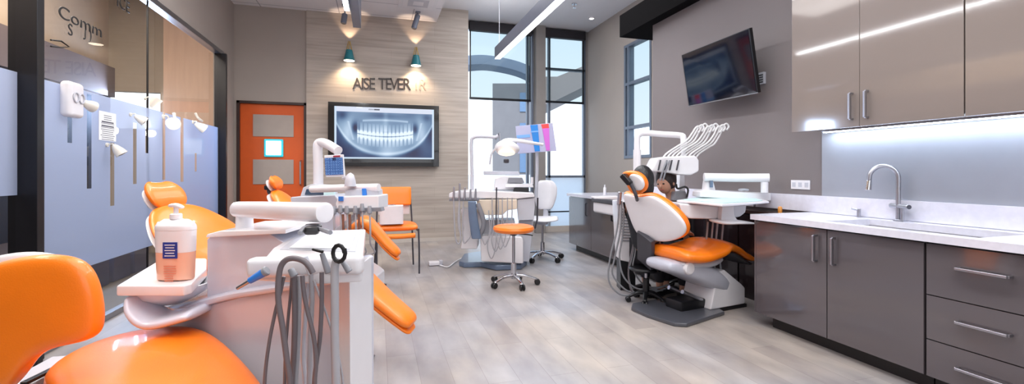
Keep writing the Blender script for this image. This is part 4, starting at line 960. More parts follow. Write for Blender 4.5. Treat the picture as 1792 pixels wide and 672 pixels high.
# instrument tray
tz = .975
corners = [(441, 474), (470, 440), (523, 406), (642, 402), (647, 440), (634, 468), (628, 476), (560, 481), (450, 483)]
tp = [PZ(x, y, tz) for x, y in ((446, 470), (478, 433), (526, 405), (640, 401), (634, 472), (560, 476))]
tray = MB().prism([p-Vector((0, 0, .035)) for p in tp], (0, 0, .035), .008).build('instrument_tray', WHITE, U1)
tpi = [PZ(x, y, tz) for x, y in ((490, 437), (528, 409), (630, 406), (622, 441))]
MB().prism(tpi, (0, 0, .003), .001).build('tray_liner', LGREY, tray)
sh = MB().prism([PZ(x, y, tz+.004) for x, y in ((506, 434), (536, 412), (622, 410), (612, 436))], (0, 0, .0015)).build('paper_sheet', mat('paper', (1, 1, 1)))
tag(sh, 'white paper sheet lying on the near instrument tray', 'paper')
fr = [PZ(x, y, tz-.04) for x, y in ((446, 474), (634, 478))]
MB().obox(P(436, 468, 1.27), P(636, 462, 1.27), .05, .055, .016).build('instrument_bar', WHITE, U1)
# instruments: (hose pixel path, radius, material)
def hose(pts, r, m, parent, name='hose', d0=1.2, d1=None, tail=None):
    n = len(pts); q = []
    for i, (x, y) in enumerate(pts): q.append(P(x, y, d0 if d1 is None else d0+(d1-d0)*i/(n-1)))
    if tail: q += [Vector(t) for t in tail]
    return MB().tube(q, r, 10, res=5).build(name, m, parent)
def tailto(x, y, d, tx):
    a = P(x, y, d); zb = .22+.05*random.random(); u = Vector((sn, cs, 0))
    return [a+Vector((0, 0, -.14)), Vector((a.x+.01, a.y+.06, max(.26, a.z-.36)))+Vector((0, 0, 0)), Vector((a.x+.02, a.y+.18, .24)), Vector((a.x+.03, a.y+.36, .30))]
HS = [([(548, 478), (541, 466), (530, 456), (513, 452), (498, 457), (489, 476), (487, 523), (495, 576), (502, 630), (507, 672)], .0075, DHOSE, 1.17),
      ([(510, 478), (514, 484), (516, 554), (514, 623), (511, 672)], .0075, DHOSE, 1.22),
      ([(511, 484), (508, 520), (504, 560), (500, 610), (498, 672)], .004, DHOSE, 1.23),
      ([(497, 484), (490, 515), (482, 545), (470, 606), (463, 672)], .0045, DHOSE, 1.19),
      ([(524, 482), (522, 563), (520, 620), (517, 672)], .007, HOSE, 1.24),
      ([(529, 482), (531, 505), (536, 535), (549, 590), (553, 636), (551, 672)], .0055, DHOSE, 1.2),
      ([(545, 478), (546, 530), (543, 590), (541, 672)], .0065, HOSE, 1.25),
      ([(563, 476), (563, 530), (560, 590), (554, 635), (550, 672)], .0058, DHOSE, 1.22),
      ([(590, 452), (586, 470), (586, 530), (586, 590), (588, 672)], .0105, HOSE, 1.2),
      ([(549, 490), (560, 520), (574, 558), (590, 615), (600, 672)], .003, HOSE, 1.24),
      ([(540, 484), (534, 560), (530, 620), (534, 672)], .006, LGREY, 1.27)]
for k, (pp, r, m, d) in enumerate(HS):
    hose(pp, r, m, U1, d0=d, tail=tailto(pp[-1][0], pp[-1][1], d, k))
cc_ = P(593, 443, 1.18); rx = Vector((cs, -sn, 0))
mb = MB(); mb.tube([cc_+rx*(.013*math.cos(t)*(1+t*.03))+Vector((0, 0, .018*math.sin(t)*(1+t*.03))) for t in [k*PI/6 for k in range(26)]], .0042, 8, smooth=False)
mb.build('coiled_cable', BLACK, U1)
def piece(name, pa, pb, d, r0, r1, m, p=U1, d2=None): return MB().cyl(P(*pa, d), P(*pb, d2 or d), r0, 16, .002, r2=r1).build(name, m, p)
hp = piece('handpiece', (575, 478), (563, 443), 1.21, .009, .0065, MGREY); piece('nozzle', (566, 441), (546, 436), 1.2, .0045, .0035, BLACK, hp)
piece('handpiece', (612, 476), (598, 456), 1.2, .009, .006, MGREY)
piece('handpiece', (545, 480), (533, 449), 1.22, .009, .008, LGREY)
piece('handpiece', (516, 484), (508, 470), 1.2, .011, .008, MGREY)
sy = piece('air_syringe', (463, 476), (436, 492), 1.2, .0115, .0085, BLUE); piece('syringe_tip', (437, 491), (414, 505), 1.2, .006, .0045, STEEL, sy); piece('syringe_cap', (468, 473), (461, 477), 1.2, .0125, .0125, MGREY, sy)
# cuspidor shelf and bowl
zs = .80
sp_ = [PZ(x, y, zs) for x, y in ((203, 500), (276, 456), (300, 452), (362, 452), (362, 470), (336, 496), (322, 500))]
MB().prism([p-Vector((0, 0, .042)) for p in sp_], (0, 0, .042), .008).build('side_shelf', WHITE, U1)
c = P(300, 512, 1.98); MB().lathe([(0, -.075), (.06, -.07), (.13, -.03), (.155, .01), (.15, .012), (.12, -.02), (.05, -.05), (0, -.055)], c+Vector((0, 0, .03)), seg=32).build('cuspidor_bowl', WHITE, U1)
MB().loft([P(236, 515, 1.85), P(248, 540, 1.85), P(285, 558, 1.86), P(360, 540, 1.88)], back, [.05, .08, .1, .12], [.012, .018, .022, .02], .03, .02).build('shelf_support', BODY1, U1)
# soap bottle
c = PZ(308, 489, zs); bd_ = c.x*sn+c.y*cs
sb = empty('soap_bottle', (c.x, c.y, zs), 'white pump soap bottle with blue label and orange liquid on the near shelf', 'bottle')
R_ = Vector((cs, -sn, 0)); hw_ = 31*bd_/F; hz = lambda y: CAMH+(300-y)*bd_/F
def bsec(mb, z0, z1, ws, name, m, p, e0=.01, e1=.01, dep=.6, grow=0):
    n = len(ws); mb.loft([(c.x, c.y, z0+(z1-z0)*i/(n-1)) for i in range(n)], R_, [w_+grow for w_ in ws], [w_*dep+grow for w_ in ws], e0, e1, ex=2.6, seg=36); return mb.build(name, m, p)
zb_, zt_ = zs, hz(388)
bsec(MB(), zb_, zb_+(zt_-zb_)*.49, [hw_*.93, hw_*.97, hw_], 'liquid', mat('orange_liquid', S(232, 176, 150), .25, coat=.4), sb, .012, .001)
bsec(MB(), zb_+(zt_-zb_)*.485, zt_, [hw_, hw_*1.02, hw_*1.03, hw_*1.03], 'bottle_body', WHITE, sb, .001, .04)
bsec(MB(), zt_-.035, zt_+.012, [hw_*1.05, hw_*1.0, hw_*.7], 'shoulder', WHITE, sb, .004, .03)
MB().cyl((c.x, c.y, zt_+.01), (c.x, c.y, zt_+.034), .022, 24, .003).build('collar', WHITE, sb)
MB().cyl((c.x, c.y, zt_+.03), (c.x, c.y, zt_+.06), .009).build('pump_stem', WHITE, sb)
MB().loft([Vector((c.x, c.y, zt_+.066))-R_*.028, Vector((c.x, c.y, zt_+.068)), Vector((c.x, c.y, zt_+.058))+R_*.03], (sn, cs, 0), [.012, .016, .012], [.006, .009, .006], .01, .01).build('pump_head', WHITE, sb)
fwd = Vector((-sn, -cs, 0))
lc = Vector((c.x, c.y, hz(435)))+R_*.009+fwd*(hw_*.61)
lb = MB().box(lc, (.058, .003, .066), rot=(0, 0, -YAW)).build('blue_label', mat('label_blue', S(36, 52, 140), .4), sb)
mb = MB()
for k in range(5): mb.box(lc+Vector((0, 0, .022-k*.011))+fwd*.002, (.042-.006*(k % 2), .001, .0035), rot=(0, 0, -YAW))
mb.build('label_text', WHITE, lb)
mb = MB()
for k in range(7): mb.box(Vector((lc.x, lc.y, hz(462+k*4.2)))+fwd*.001-R_*(.004*(k > 3)), (.05-.014*(k > 3), .0012, .003), rot=(0, 0, -YAW))
mb.build('printed_text', mat('label_print', S(214, 120, 90), .5), sb)
# cable on the floor by the unit
f0 = PZ(616, 625, .012)
e = empty('floor_cable', (f0.x, f0.y, 0), 'short black cable and plug lying on the floor by the near unit', 'cable')
MB().tube([PZ(612, 660, .01), PZ(620, 648, .008), PZ(632, 640, .03), PZ(645, 632, .03), PZ(655, 622, .008)], .006, 8).build('cord', DHOSE, e)
MB().cyl(PZ(611, 631, .02), PZ(622, 622, .02), .015, 14, .004).build('plug', BLACK, e)
# metal foot control between the near chair and the unit
c = PZ(638, 462, .0) if False else PZ(628, 470, .02)
e = empty('foot_control', (c.x, c.y, 0), 'round steel foot control on the floor behind the near unit', 'foot control')
MB().lathe([(0, 0), (.15, 0), (.15, .012), (.12, .03), (.05, .05), (0, .052)], (c.x, c.y, 0), seg=32).build('disc', STEEL, e)
MB().tube([(c.x-.1, c.y, .03), (c.x-.08, c.y, .12), (c.x+.08, c.y, .12), (c.x+.1, c.y, .03)], .008, 8).build('handle', STEEL, e)

# ------------------------------------------------ far left dental unit with small monitor
U2 = empty('dental_unit', (-.42, 4.3, 0), 'white dental unit with pole monitor standing in front of the orange door', 'dental unit')
d2 = 4.15
b3 = Vector((sn, cs, 0))
def slab(pts, d, dep, name, m, p, bev=.01): return MB().prism([P(x, y, d) for x, y in pts], b3*dep, bev).build(name, m, p)
slab([(508, 352), (508, 345), (586, 341), (594, 352), (590, 366), (520, 366)], 4.25, .45, 'cabinet_top', LGREY, U2)
mb = MB(); mb.prism([P(530, 366, 4.3), P(586, 366, 4.3), Vector((P(586, 366, 4.3).x, P(586, 366, 4.3).y, .02)), Vector((P(530, 366, 4.3).x, P(530, 366, 4.3).y, .02))], b3*.35, .01); mb.build('body', BODY1, U2)
slab([(524, 346), (530, 328), (545, 322), (572, 324), (580, 330), (582, 346)], 4.35, .15, 'control_console', LGREY, U2)
slab([(533, 341), (536, 331), (568, 331), (571, 341)], 4.34, .012, 'console_display', mat('console_dark', S(60, 78, 98), .2), U2, .002)
slab([(566, 344), (566, 328), (584, 326), (584, 346)], 4.30, .05, 'side_display', AQUA, U2, .004)
MB().tube([P(557, 340, 4.5), P(557, 300, 4.5), P(556, 258, 4.5), P(560, 250, 4.5), P(572, 252, 4.45), P(592, 264, 4.35)], .045, 16, res=6).build('monitor_pole', WHITE, U2)
MB().tube([P(557, 366, 4.5), P(557, 276, 4.5)], .047, 16, smooth=False).build('pole_sleeve', WHITE, U2)
mo = slab([(567, 272), (600, 270), (603, 309), (570, 310)], 4.3, .03, 'monitor', WHITE, U2, .006)
slab([(583, 272.5), (595, 272), (595, 274.5), (583, 275)], 4.294, .008, 'monitor_badge', mat('badge_red', S(150, 40, 60), .4), mo, .001)
def bluescr(u, v):
    gx = (u*7) % 1; gy = (v*6) % 1
    b_ = S(70, 108, 172)
    if gx < .12 or gy < .14: return S(50, 84, 150)
    if v > .82 and .42 < u < .62: return S(30, 40, 70)
    return S(120, 158, 214) if (math.sin(u*60)*math.sin(v*47) > .05) else b_
o_ = P(569.5, 306.5, 4.292); ux_ = P(601, 305.5, 4.292)-o_; uy_ = P(568, 276.5, 4.292)-o_
attr_screen('monitor_display', 42, 40, bluescr, o_, ux_, uy_, U2, .9)
MB().tube([P(545, 331, 4.2), P(600, 329, 4.1), P(663, 328, 4.0)], .034, 16, smooth=False).build('arm', WHITE, U2)
MB().lathe([(0, 0), (.05, 0), (.045, .05), (.03, .1), (.012, .115), (0, .12)], P(613, 326, 4.0), seg=20).build('arm_knob', LGREY, U2)
MB().tube([P(600, 312, 4.1), P(608, 311, 4.05), P(614, 318, 4.0)], .012, 8).build('cable_arm', LGREY, U2)
slab([(586, 358), (592, 344), (663, 342), (663, 366), (590, 366)], 3.9, .3, 'instrument_tray', WHITE, U2, .012)
slab([(603, 347), (603, 334), (612, 331), (662, 331), (663, 347)], 4.0, .14, 'side_console', LGREY, U2, .012)
slab([(634, 345), (633, 330), (640, 330), (642, 345)], 3.985, .02, 'blue_clip', BLUE, U2, .002); slab([(592, 352), (592, 344), (600, 344), (600, 352)], 3.88, .02, 'blue_clip', BLUE, U2, .002)
slab([(578, 372), (578, 365), (666, 363), (668, 370)], 3.88, .10, 'holder_bar', MGREY, U2, .004)
for i, (x, yt) in enumerate(((584, 363), (596, 361), (607, 362), (622, 362), (634, 358), (647, 362))):
    h = MB().cyl(P(x, yt+12, 3.86), P(x-.5, yt-2, 3.86), .022, 12, .004, r2=.015).build('handpiece', MGREY, U2)
    MB().tube([P(x, yt+12, 3.86), P(x+1, 400, 3.86), P(x+1, 425, 3.9), P(x-2+i, 445, 4.1), P(570, 440, 4.3)], .008, 8).build('hose', HOSE, U2)
for x in (600, 612, 628): MB().tube([P(x, 375, 3.87), P(x, 410, 3.88), P(x-8, 440, 4.0), P(565, 445, 4.3)], .011, 8).build('hose', mat('brown_hose', S(128, 86, 70), .5), U2)
MB().obox(P(572, 420, 4.3), P(636, 368, 4.0), .05, .05, .01).build('tray_support', LGREY, U2)

# ------------------------------------------------ centre dental unit
U3 = empty('dental_unit', (1.42, 5.75, 0), 'white dental unit in the room centre with operating lamp and colourful monitor', 'dental unit')
slab([(785, 346), (786, 338), (800, 335), (840, 334), (934, 338), (936, 345), (905, 348), (850, 347)], 5.75, .55, 'table_top', WHITE, U3, .012)
slab([(835, 372), (834, 350), (905, 349), (905, 366), (888, 368), (880, 376), (852, 377)], 5.7, .35, 'drawer_box', CREAM, U3, .012)
slab([(905, 366), (905, 349), (936, 346), (936, 364), (934, 385), (907, 386)], 5.78, .4, 'side_box', LGREY, U3, .01)
slab([(786, 352), (786, 347), (838, 347), (838, 352)], 5.66, .08, 'holder_bar', MGREY, U3, .004)
slab([(806, 366), (836, 366), (846, 380), (842, 402), (836, 420), (835, 436), (806, 436), (812, 400)], 5.78, .35, 'waste_cabinet', WHITE, U3, .015)
slab([(908, 386), (934, 386), (926, 458), (906, 458)], 5.95, .3, 'rear_column', LGREY, U3, .01)
slab([(840, 416), (846, 412), (912, 414), (916, 420), (916, 462), (842, 458)], 5.72, .45, 'base_cover', WHITE, U3, .02)
slab([(848, 385), (900, 385), (905, 420), (845, 420)], 5.9, .3, 'column', LGREY, U3, .015)
mb = MB(); gz = 0
fp = [PZ(x, y, 0) for x, y in ((803, 466), (812, 452), (850, 446), (915, 449), (922, 464), (912, 472), (868, 474), (842, 468), (812, 469))]
MB().prism(fp, (0, 0, .07), .015).build('foot_plate', DBLUE, U3)
MB().tube([P(941, 346, 6.0), P(940, 385, 6.0), P(936, 400, 6.0)], .012, 8, smooth=False).build('rear_rail', DGREY, U3)
for i, (x, yt) in enumerate(((794, 327), (804, 321), (813, 328), (823, 331), (832, 330))):
    MB().cyl(P(x, 350, 5.62), P(x+.5, yt, 5.62), .016, 12, .003, r2=.011).build('handpiece', STEEL if i < 3 else MGREY, U3)
for pts_ in (([(794, 350), (795, 385), (797, 415), (801, 426), (806, 420), (804, 385), (804, 350)]), ([(811, 352), (810, 390), (811, 423), (818, 420), (824, 405), (823, 352)]), ([(804, 352), (802, 390), (806, 410)])):
    hose(pts_, .010, HOSE, U3, d0=5.62)
MB().loft([P(826, 352, 5.6), P(828, 380, 5.6), P(834, 418, 5.62)], (cs, -sn, 0), [.05, .055, .06], [.03]*3, .02, .02).build('suction_bundle', DBLUE, U3)
MB().tube([P(836, 356, 5.6), P(844, 378, 5.6), P(846, 396, 5.62), P(838, 416, 5.65)], .03, 10).build('suction_hose', MGREY, U3)
for x, yb in ((858, 428), (869, 452), (876, 440), (885, 436), (893, 432)):
    hose([(x+3, 346), (x+3, 375), (x, 410), (x-4, yb-10), (x-10, yb), (x-16, yb-20), (x-12, 400), (x-14, 368)], .007, HOSE, U3, d0=5.63)
MB().tube([P(869, 328, 5.6), P(868, 400, 5.6)], .009, 8, smooth=False).build('rod', DGREY, U3)
# lamp on L pole, device, monitor
MB().tube([P(826, 336, 6.0), P(826, 300, 6.0), P(825, 250, 6.0), P(829, 241, 6.0), P(840, 239, 6.0), P(866, 240, 6.0), P(872, 237, 6.0)], .022, 12, res=6).build('lamp_pole', LGREY, U3)
MB().tube([P(867, 244, 6.0), P(874, 233, 6.0), P(876, 255, 5.9)], .013, 8, smooth=False).build('lamp_joint', MGREY, U3)
MB().tube([P(876, 252, 5.9), P(886, 246, 5.9), P(905, 246, 5.9), P(930, 250, 5.9), P(950, 253, 5.95)], .030, 10, res=4, taper=(1.1, .6)).build('lamp_arm', WHITE, U3)
lm = MB().loft([P(868, 265, 5.7), P(880, 258, 5.7), P(893, 258, 5.7), P(909, 263, 5.7)], (sn, cs, -.1), [.10, .14, .14, .09], [.06, .085, .075, .045], .06, .06, ex=2.2).build('lamp_head', WHITE, U3)
MB().loft([P(872, 268, 5.6), P(886, 266, 5.6), P(901, 268, 5.6)], (sn, cs, -.1), [.07, .1, .07], [.02, .05, .02], .05, .05, ex=2.2).build('lamp_lens', mat('lamp_lens_warm', S(250, 225, 190), .3, emit=1.0, ecol=(1, .82, .6)), lm)
MB().tube([P(868, 258, 5.6), P(860, 270, 5.6), P(857, 288, 5.6)], .012, 8).build('lamp_handle', LGREY, U3)
MB().box(P(886, 282, 5.65), (.06, .06, .05), bev=.012).build('lamp_switch', DGREY, U3)
slab([(864, 332), (866, 312), (880, 308), (912, 310), (916, 318), (918, 334)], 6.1, .3, 'control_console', WHITE, U3, .02)
slab([(888, 320), (890, 311), (914, 311), (918, 320)], 6.05, .04, 'console_display', MGREY, U3, .004)
slab([(846, 306), (846, 299), (908, 300), (910, 307)], 6.3, .3, 'rear_tray', LGREY, U3, .01)
slab([(884, 328), (884, 322), (932, 322), (934, 328)], 6.0, .3, 'side_shelf', WHITE, U3, .006)
slab([(898, 335), (900, 329), (925, 329), (926, 336)], 5.98, .2, 'dark_tray', BLACK, U3, .004)
MB().tube([P(931, 322, 6.1), P(931, 310, 6.1)], .02, 10, smooth=False).build('cup_holder', WHITE, U3)
mo = slab([(902, 221), (967, 215), (974, 264), (906, 269)], 6.2, .03, 'monitor', mat('monitor_pale', S(168, 170, 198), .4, emit=.15, ecol=S(168, 170, 198)), U3, .004)
cb_, cr_, cp_, cl_ = mat('poster_blue', S(24, 118, 196), .4, emit=.25, ecol=S(24, 118, 196)), mat('poster_red', S(226, 62, 62), .4, emit=.3, ecol=S(226, 62, 62)), mat('poster_purple', S(186, 92, 186), .4, emit=.3, ecol=S(186, 92, 186)), mat('poster_light_blue', S(110, 160, 220), .4, emit=.2, ecol=S(110, 160, 220))
slab([(928, 219), (941, 218), (945, 264.5), (936, 265)], 6.19, .006, 'blue_stripe', cb_, mo, 0)
slab([(928.5, 229.5), (942, 228.5), (942.3, 231), (929, 232)], 6.186, .003, 'light_stripe', cl_, mo, 0)
slab([(947, 217.5), (960, 216.5), (961, 224), (949, 225)], 6.19, .006, 'red_block', cr_, mo, 0)
slab([(949, 225), (961, 224), (962.5, 263), (956, 263.5)], 6.19, .006, 'purple_stripe', cp_, mo, 0)
slab([(904, 237), (927, 235), (928, 240), (905, 242)], 6.19, .006, 'light_stripe', cl_, mo, 0)
MB().tube([P(940, 245, 6.25), P(940, 300, 6.3), P(938, 345, 6.25)], .022, 10, smooth=False).build('monitor_post', LGREY, U3)
# pedal with cable
a = PZ(766, 464, 0)
e = empty('foot_pedal', (a.x, a.y, 0), 'white foot pedal with pale cable on the floor left of the centre unit', 'foot pedal')
MB().box((a.x-.05, a.y+.0, .03), (.14, .10, .05), bev=.012).build('pedal', WHITE, e); MB().box((a.x+.04, a.y, .035), (.05, .08, .06), bev=.01).build('clip', LGREY, e)
MB().tube([PZ(770, 464, .02), PZ(784, 467, .012), PZ(797, 458, .012), PZ(812, 450, .03)], .009, 8).build('cable', WHOSE, e)
# ------------------------------------------------ right dental unit
U4 = empty('dental_unit', (2.7, 4.3, 0), 'white dental unit around the right dental chair with aqua tray and arched white whips', 'dental unit')
slab([(1080, 352), (1112, 352), (1114, 462), (1086, 456)], 4.75, .25, 'body', WHITE, U4, .015)
mb = MB()
for k in range(12):
    y = 365+k*5; mb.prism([P(1088, y, 4.742), P(1107, y+.6, 4.742), P(1107, y+2.2, 4.742), P(1088, y+1.6, 4.742)], b3*.01)
mb.build('vent_slats', MGREY, U4)
MB().prism([P(1086, 456, 4.78), P(1112, 462, 4.78), Vector((P(1112, 462, 4.78).x, P(1112, 462, 4.78).y, .0)), Vector((P(1086, 456, 4.78).x, P(1086, 456, 4.78).y, .0))], b3*.18).build('base', BLACK, U4)
MB().tube([P(1115, 352, 4.85), P(1115, 300, 4.85), P(1115, 246, 4.85), P(1118, 236, 4.85), P(1130, 233, 4.85), P(1160, 235, 4.8), P(1190, 237, 4.75), P(1196, 242, 4.72), P(1196, 262, 4.72)], .032, 14, res=6).build('light_pole', WHITE, U4)
MB().tube([P(1115, 262, 4.85), P(1115, 355, 4.85)], .04, 14, smooth=False).build('pole_sleeve', WHITE, U4)
MB().prism([P(x, y, 4.55) for x, y in ((1138, 300), (1150, 276), (1164, 274), (1218, 272), (1224, 280), (1224, 300), (1210, 307), (1188, 306), (1174, 303))], b3*.26, .02).build('delivery_head', WHITE, U4)
MB().tube([P(1196, 262, 4.72), P(1196, 285, 4.7)], .022, 10, smooth=False).build('head_stem', WHITE, U4)
for x in (1152, 1163, 1172, 1184): MB().obox(P(x, 298, 4.535), P(x+4, 280, 4.535), .02, .012, .003).build('instrument_slot', DGREY, U4)
for k in range(9):
    bx_ = 1156+k*7.2; tx = 1217+k*6.2; ty_ = 224-((k % 3)*2.2); d = 4.62+.015*(k % 3)
    tops = [(bx_, 284), (bx_+9, 270), (bx_+26, 258), (tx-16, 246+k*.6), (tx-5, ty_+8+k*.6), (tx, ty_), (tx+5, ty_-3), (tx+8.5, ty_+2), (tx+5, ty_+8)]
    MB().tube([P(x, y, d) for x, y in tops], .0088, 8, res=5).build('whip_hose', WHOSE, U4)
for x0_, x1_ in ((1167, 1155), (1172, 1160)): MB().tube([P(x0_, 281, 4.52), P(x1_+6, 296, 4.5), P(x1_, 316, 4.5)], .009, 8).build('handpiece_hose', MGREY, U4)
slab([(1188, 352), (1188, 340), (1190, 300), (1198, 300), (1200, 340), (1200, 352)], 5.0, .1, 'head_support', WHITE, U4, .01)
# tray with aqua mat
tt = [PZ(x, y, .955) for x, y in ((1184, 347), (1210, 345), (1262, 341), (1330, 347), (1346, 353), (1262, 359), (1210, 354))]
tzz = .99
tt = [PZ(x, y, tzz) for x, y in ((1184, 350), (1212, 346), (1330, 347), (1346, 352), (1264, 357.5))]
MB().prism([p-Vector((0, 0, .02)) for p in tt], (0, 0, .02), .006).build('tray', WHITE, U4)
cen = sum(tt, Vector())/len(tt)
MB().prism([cen+(p-cen)*.86+Vector((0, 0, .0005)) for p in tt], (0, 0, .006), .002).build('aqua_mat', AQUA, U4)
slab([(1188, 356), (1262, 360), (1308, 356), (1306, 372), (1296, 380), (1262, 384), (1206, 383), (1192, 372)], 3.98, .28, 'tray_housing', WHITE, U4, .02)
slab([(1264, 358), (1284, 358), (1286, 378), (1292, 386), (1262, 386)], 3.9, .08, 'tray_pedestal', WHITE, U4, .01)
MB().loft([P(1246, 386, 3.95), P(1262, 388, 3.92), P(1290, 388, 3.92), P(1322, 391, 3.95)], b3, [.08, .12, .12, .05], [.012, .018, .016, .006], .04, .05).build('lower_lip', WHITE, U4)
MB().tube([P(1232, 310, 4.35), P(1290, 311, 4.3), P(1346, 311, 4.2)], .040, 20, smooth=False).build('arm', WHITE, U4)
MB().cyl(P(1338, 318, 4.22), P(1338, 338, 4.22), .032, 20, .006).build('arm_post', WHITE, U4)
MB().loft([P(1240, 346, 4.4), P(1240, 330, 4.4), P(1239, 314, 4.38)], (cs, -sn, 0), [.06, .055, .04], [.06, .055, .04], .03, .03).build('arm_elbow', WHITE, U4)
slab([(1243, 328), (1243, 316), (1248, 316), (1248, 328)], 4.31, .02, 'gauge', DBLUE, U4, .003)
slab([(1225, 345), (1226, 335), (1240, 332), (1290, 336), (1350, 338), (1350, 352), (1300, 350)], 4.3, .2, 'arm_base', WHITE, U4, .012)
MB().loft([P(1298, 333, 4.3)+b3*.05, P(1306, 332, 4.3)+b3*.05, P(1314, 333, 4.3)+b3*.05], b3, [.03]*3, [.012]*3, .02, .02).build('button_pad', LGREY, U4)
for x in (1235, 1244, 1252, 1262): hose([(x+4, 388), (x+1, 420), (x-2, 455), (x+1, 485)], .009, HOSE, U4, d0=4.2)
MB().cyl(P(1238, 350, 4.45), Vector((P(1238, 350, 4.45).x, P(1238, 350, 4.45).y, .0)), .035).build('support_column', DGREY, U4)
MB().obox(P(1238, 420, 4.45), P(1112, 440, 4.85), .06, .08, .01).build('link_arm', DGREY, U4)
# hoses looping on the left of the chair
HL = [[(1084, 352), (1080, 400), (1068, 450), (1065, 490), (1080, 512), (1100, 517), (1130, 511), (1160, 508)],
      [(1088, 352), (1086, 400), (1076, 450), (1072, 480), (1092, 505), (1112, 512), (1150, 507)],
      [(1092, 365), (1090, 410), (1084, 450), (1092, 485), (1115, 505), (1145, 505), (1165, 500)],
      [(1110, 400), (1108, 430), (1100, 470), (1102, 500), (1108, 515), (1106, 517)],
      [(1112, 405), (1112, 440), (1108, 470), (1126, 498), (1150, 503), (1170, 498)],
      [(1116, 400), (1106, 450), (1100, 480), (1110, 512), (1140, 512), (1165, 505)]]
for i, h in enumerate(HL):
    q = [P(x, y, 4.42 if y < 460 else 4.42-.0) for x, y in h]; n_ = len(q)
    q = [Vector((p.x, p.y, max(p.z, .02))) for p in q]
    MB().tube(q, .0085 if i < 3 else .0075, 10, res=5).build('hose', CABLE if i != 3 else DHOSE, U4)
MB().cyl(P(1083, 358, 4.42), P(1085, 336, 4.42), .02, 16, .004).build('hose_coupler', STEEL, U4)
slab([(1040, 348), (1040, 345), (1086, 344), (1088, 349)], 4.62, .2, 'assistant_tray', WHITE, U4, .005)
slab([(1180, 352), (1181, 336), (1200, 334), (1206, 352)], 4.6, .12, 'keypad_box', MGREY, U4, .01)
MB().tube([P(1183, 322, 4.55), P(1186, 330, 4.55), P(1198, 327, 4.55), P(1204, 332, 4.55), P(1202, 345, 4.55)], .010, 10).build('black_holder', BLACK, U4)
# small amber bottle on recess top
c = Vector((3.54, 3.30, .87)); tag(MB().lathe([(0, 0), (.018, 0), (.018, .05), (.01, .06), (0, .06)], c, (0, .0, 1)).build('amber_vial', mat('amber', S(210, 140, 60), .3)), 'tiny amber vial on the dark recess cabinet', 'vial')

# ------------------------------------------------ people behind the right chair
SKIN = mat('skin', S(196, 150, 128), .5, noise=.04); HAIR = mat('black_hair', S(20, 15, 18), .45, noise=.3, nscale=60, stretch=(1, 1, .2), bump=.5, bscale=90)
HAIR2 = mat('dark_brown_hair', S(46, 34, 32), .5, noise=.3, nscale=60, stretch=(1, 1, .2), bump=.5, bscale=90)
def skinned(name, joints, edges, m, parent, lvl=2):
    me = D.meshes.new(name); me.from_pydata([Vector(j[0]) for j in joints], edges, []); o = D.objects.new(name, me); COL.objects.link(o); o.parent = parent
    md = o.modifiers.new('skin', 'SKIN'); md.use_smooth_shade = True
    for i, j in enumerate(joints): me.skin_vertices[0].data[i].radius = (j[1], j[2] if len(j) > 2 else j[1])
    me.skin_vertices[0].data[0].use_root = True
    s_ = o.modifiers.new('s', 'SUBSURF'); s_.levels = lvl; s_.render_levels = lvl
    dg = bpy.context.evaluated_depsgraph_get(); bpy.context.view_layer.update()
    nm = D.meshes.new_from_object(o.evaluated_get(bpy.context.evaluated_depsgraph_get())); o.modifiers.clear(); o.data = nm; nm.materials.clear(); nm.materials.append(m)
    nm.polygons.foreach_set('use_smooth', [True]*len(nm.polygons)); return o
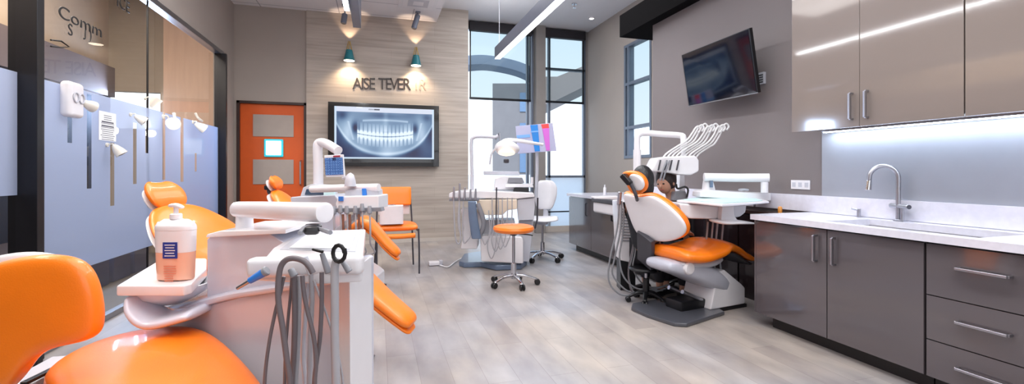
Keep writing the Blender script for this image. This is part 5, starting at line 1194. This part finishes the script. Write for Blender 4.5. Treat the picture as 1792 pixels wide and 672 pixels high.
def person(loc, rz, label, top, hair, lean=0, headtilt=0, hairlong=0, hyaw=0):
    e = empty('person', loc, label, 'person', None, rz)   # local +x is forwards, sitting, seat height .45
    hz_ = .46; L = lean
    def T(x, y, z):   # lean torso points about the hip
        dz = z-hz_; return (x+dz*math.sin(L), y, hz_+dz*math.cos(L))
    J = []; E = []
    def add(p, r, par=None, r2=None):
        J.append((p, r, r2 or r)); i = len(J)-1
        if par is not None: E.append((par, i))
        return i
    pel = add((0, 0, hz_+.02), .13); wa = add(T(0, 0, .66), .115, pel); ch_ = add(T(0, 0, .84), .13, wa); ne = add(T(0, 0, .985), .055, ch_); hd0 = add(T(.01, 0, 1.06), .055, ne)
    hd = add(T(.02+headtilt, 0, 1.13), .085, hd0); add(T(.02+headtilt*1.4, 0, 1.215), .07, hd)
    for s_ in (-1, 1):
        sh_ = add(T(0, s_*.17, .90), .052, ch_); el = add(T(.10, s_*.23, .68), .042, sh_); wr = add((.33, s_*.14, .66), .027, el); pm = add((.40, s_*.12, .655), .03, wr, )
        for k in range(4):
            f1 = add((.445, s_*(.145-.017*k), .655), .0095, pm); f2 = add((.475, s_*(.146-.018*k), .640-.002*k), .0085, f1); add((.49, s_*(.146-.018*k), .615), .0075, f2)
        t1 = add((.40, s_*.085, .65), .010, pm); add((.43, s_*.07, .64), .0085, t1)
        th_ = add((.06, s_*.09, hz_), .085, pel); kn = add((.40, s_*.11, .49), .058, th_); an = add((.38, s_*.11, .09), .036, kn); he = add((.37, s_*.11, .045), .035, an); add((.52, s_*.115, .03), .028, he)
    skinned('body', J, E, SKIN, e)
    # clothing a little larger
    J = []; E = []
    pel = add((0, 0, hz_+.02), .145); wa = add(T(0, 0, .66), .13, pel); ch_ = add(T(0, 0, .84), .145, wa); add(T(0, 0, .945), .085, ch_)
    for s_ in (-1, 1):
        sh_ = add(T(0, s_*.175, .90), .062, ch_); el = add(T(.10, s_*.235, .68), .052, sh_); add((.29, s_*.155, .662), .04, el)
    skinned('jacket', J, E, top, e)
    J = []; E = []
    pel = add((0, 0, hz_), .135)
    for s_ in (-1, 1):
        th_ = add((.06, s_*.09, hz_), .095, pel); kn = add((.40, s_*.11, .49), .07, th_); add((.38, s_*.11, .12), .05, kn)
    skinned('trousers', J, E, mat('dark_trousers', S(34, 34, 42), .8), e)
    for s_ in (-1, 1): MB().loft([(.33, s_*.11, .04), (.42, s_*.112, .04), (.56, s_*.115, .03)], (0, 1, 0), [.04, .045, .04], [.04, .035, .025], .03, .04).build('shoe', BLACK, e, world=False)
    hc = Vector(T(.025+headtilt, 0, 1.165))
    Rr = Matrix.Rotation(L, 3, 'Y') @ Matrix.Rotation(math.radians(hyaw), 3, 'Z')
    mb = MB(); mb.ell(hc+Rr @ Vector((-.022, 0, .018)), (.110, .102, .132), 28, 18, Rr)
    if hairlong: mb.ell(hc+Rr @ Vector((-.05, 0, -.05)), (.07, .088, .12), 20, 14, Rr)
    mb.build('hair', hair, e, world=False)
    f_ = lambda x, y, z: hc+Rr @ Vector((x, y, z))
    mb = MB(); mb.ell(f_(.035, 0, -.02), (.072, .072, .10), 24, 16, Rr); mb.ell(f_(.108, 0, -.025), (.016, .013, .022), 12, 8, Rr)
    for s_ in (-1, 1): mb.ell(f_(.0, s_*.086, -.02), (.02, .01, .03), 12, 8, Rr)
    mb.build('face', SKIN, e, world=False)
    for s_ in (-1, 1): MB().ell(f_(.098, s_*.03, -.002), (.010, .013, .008), 12, 8, Rr).build('eye', mat('eye_dark', S(30, 24, 24), .2), e, world=False)
    MB().ell(f_(.100, 0, -.065), (.008, .024, .006), 12, 8, Rr).build('mouth', mat('lips', S(160, 90, 85), .5), e, world=False)
    return e
def low_stool(x, y, label):
    e = empty('low_stool', (x, y, 0), label, 'stool')
    MB().lathe([(0, .30), (.15, .305), (.165, .32), (.15, .335), (0, .34)]).build('seat', BLACK, e, world=False); stool_base(e, .09, .17, 5, .3, BLACK, .025, .31)
JK = mat('black_jacket', S(22, 24, 32), .75, noise=.1)
p1 = P(1127, 312, 4.34)+Vector((.03, .012, 0)); p2 = P(1168, 330, 4.80)+Vector((.15, -.03, 0))
person((p1.x, p1.y, 0), math.radians(12), 'person with full black hair seen from behind over the headrest of the right chair', JK, HAIR, lean=-.1, hairlong=1, hyaw=62)
person((p2.x, p2.y, 0), math.radians(186), 'person with dark brown hair and black jacket leaning forward behind the right chair', JK, HAIR2, lean=.24, headtilt=.02, hyaw=20)
low_stool(p1.x, p1.y, 'low black stool under the person behind the headrest'); low_stool(p2.x, p2.y, 'low black stool under the person leaning forward')
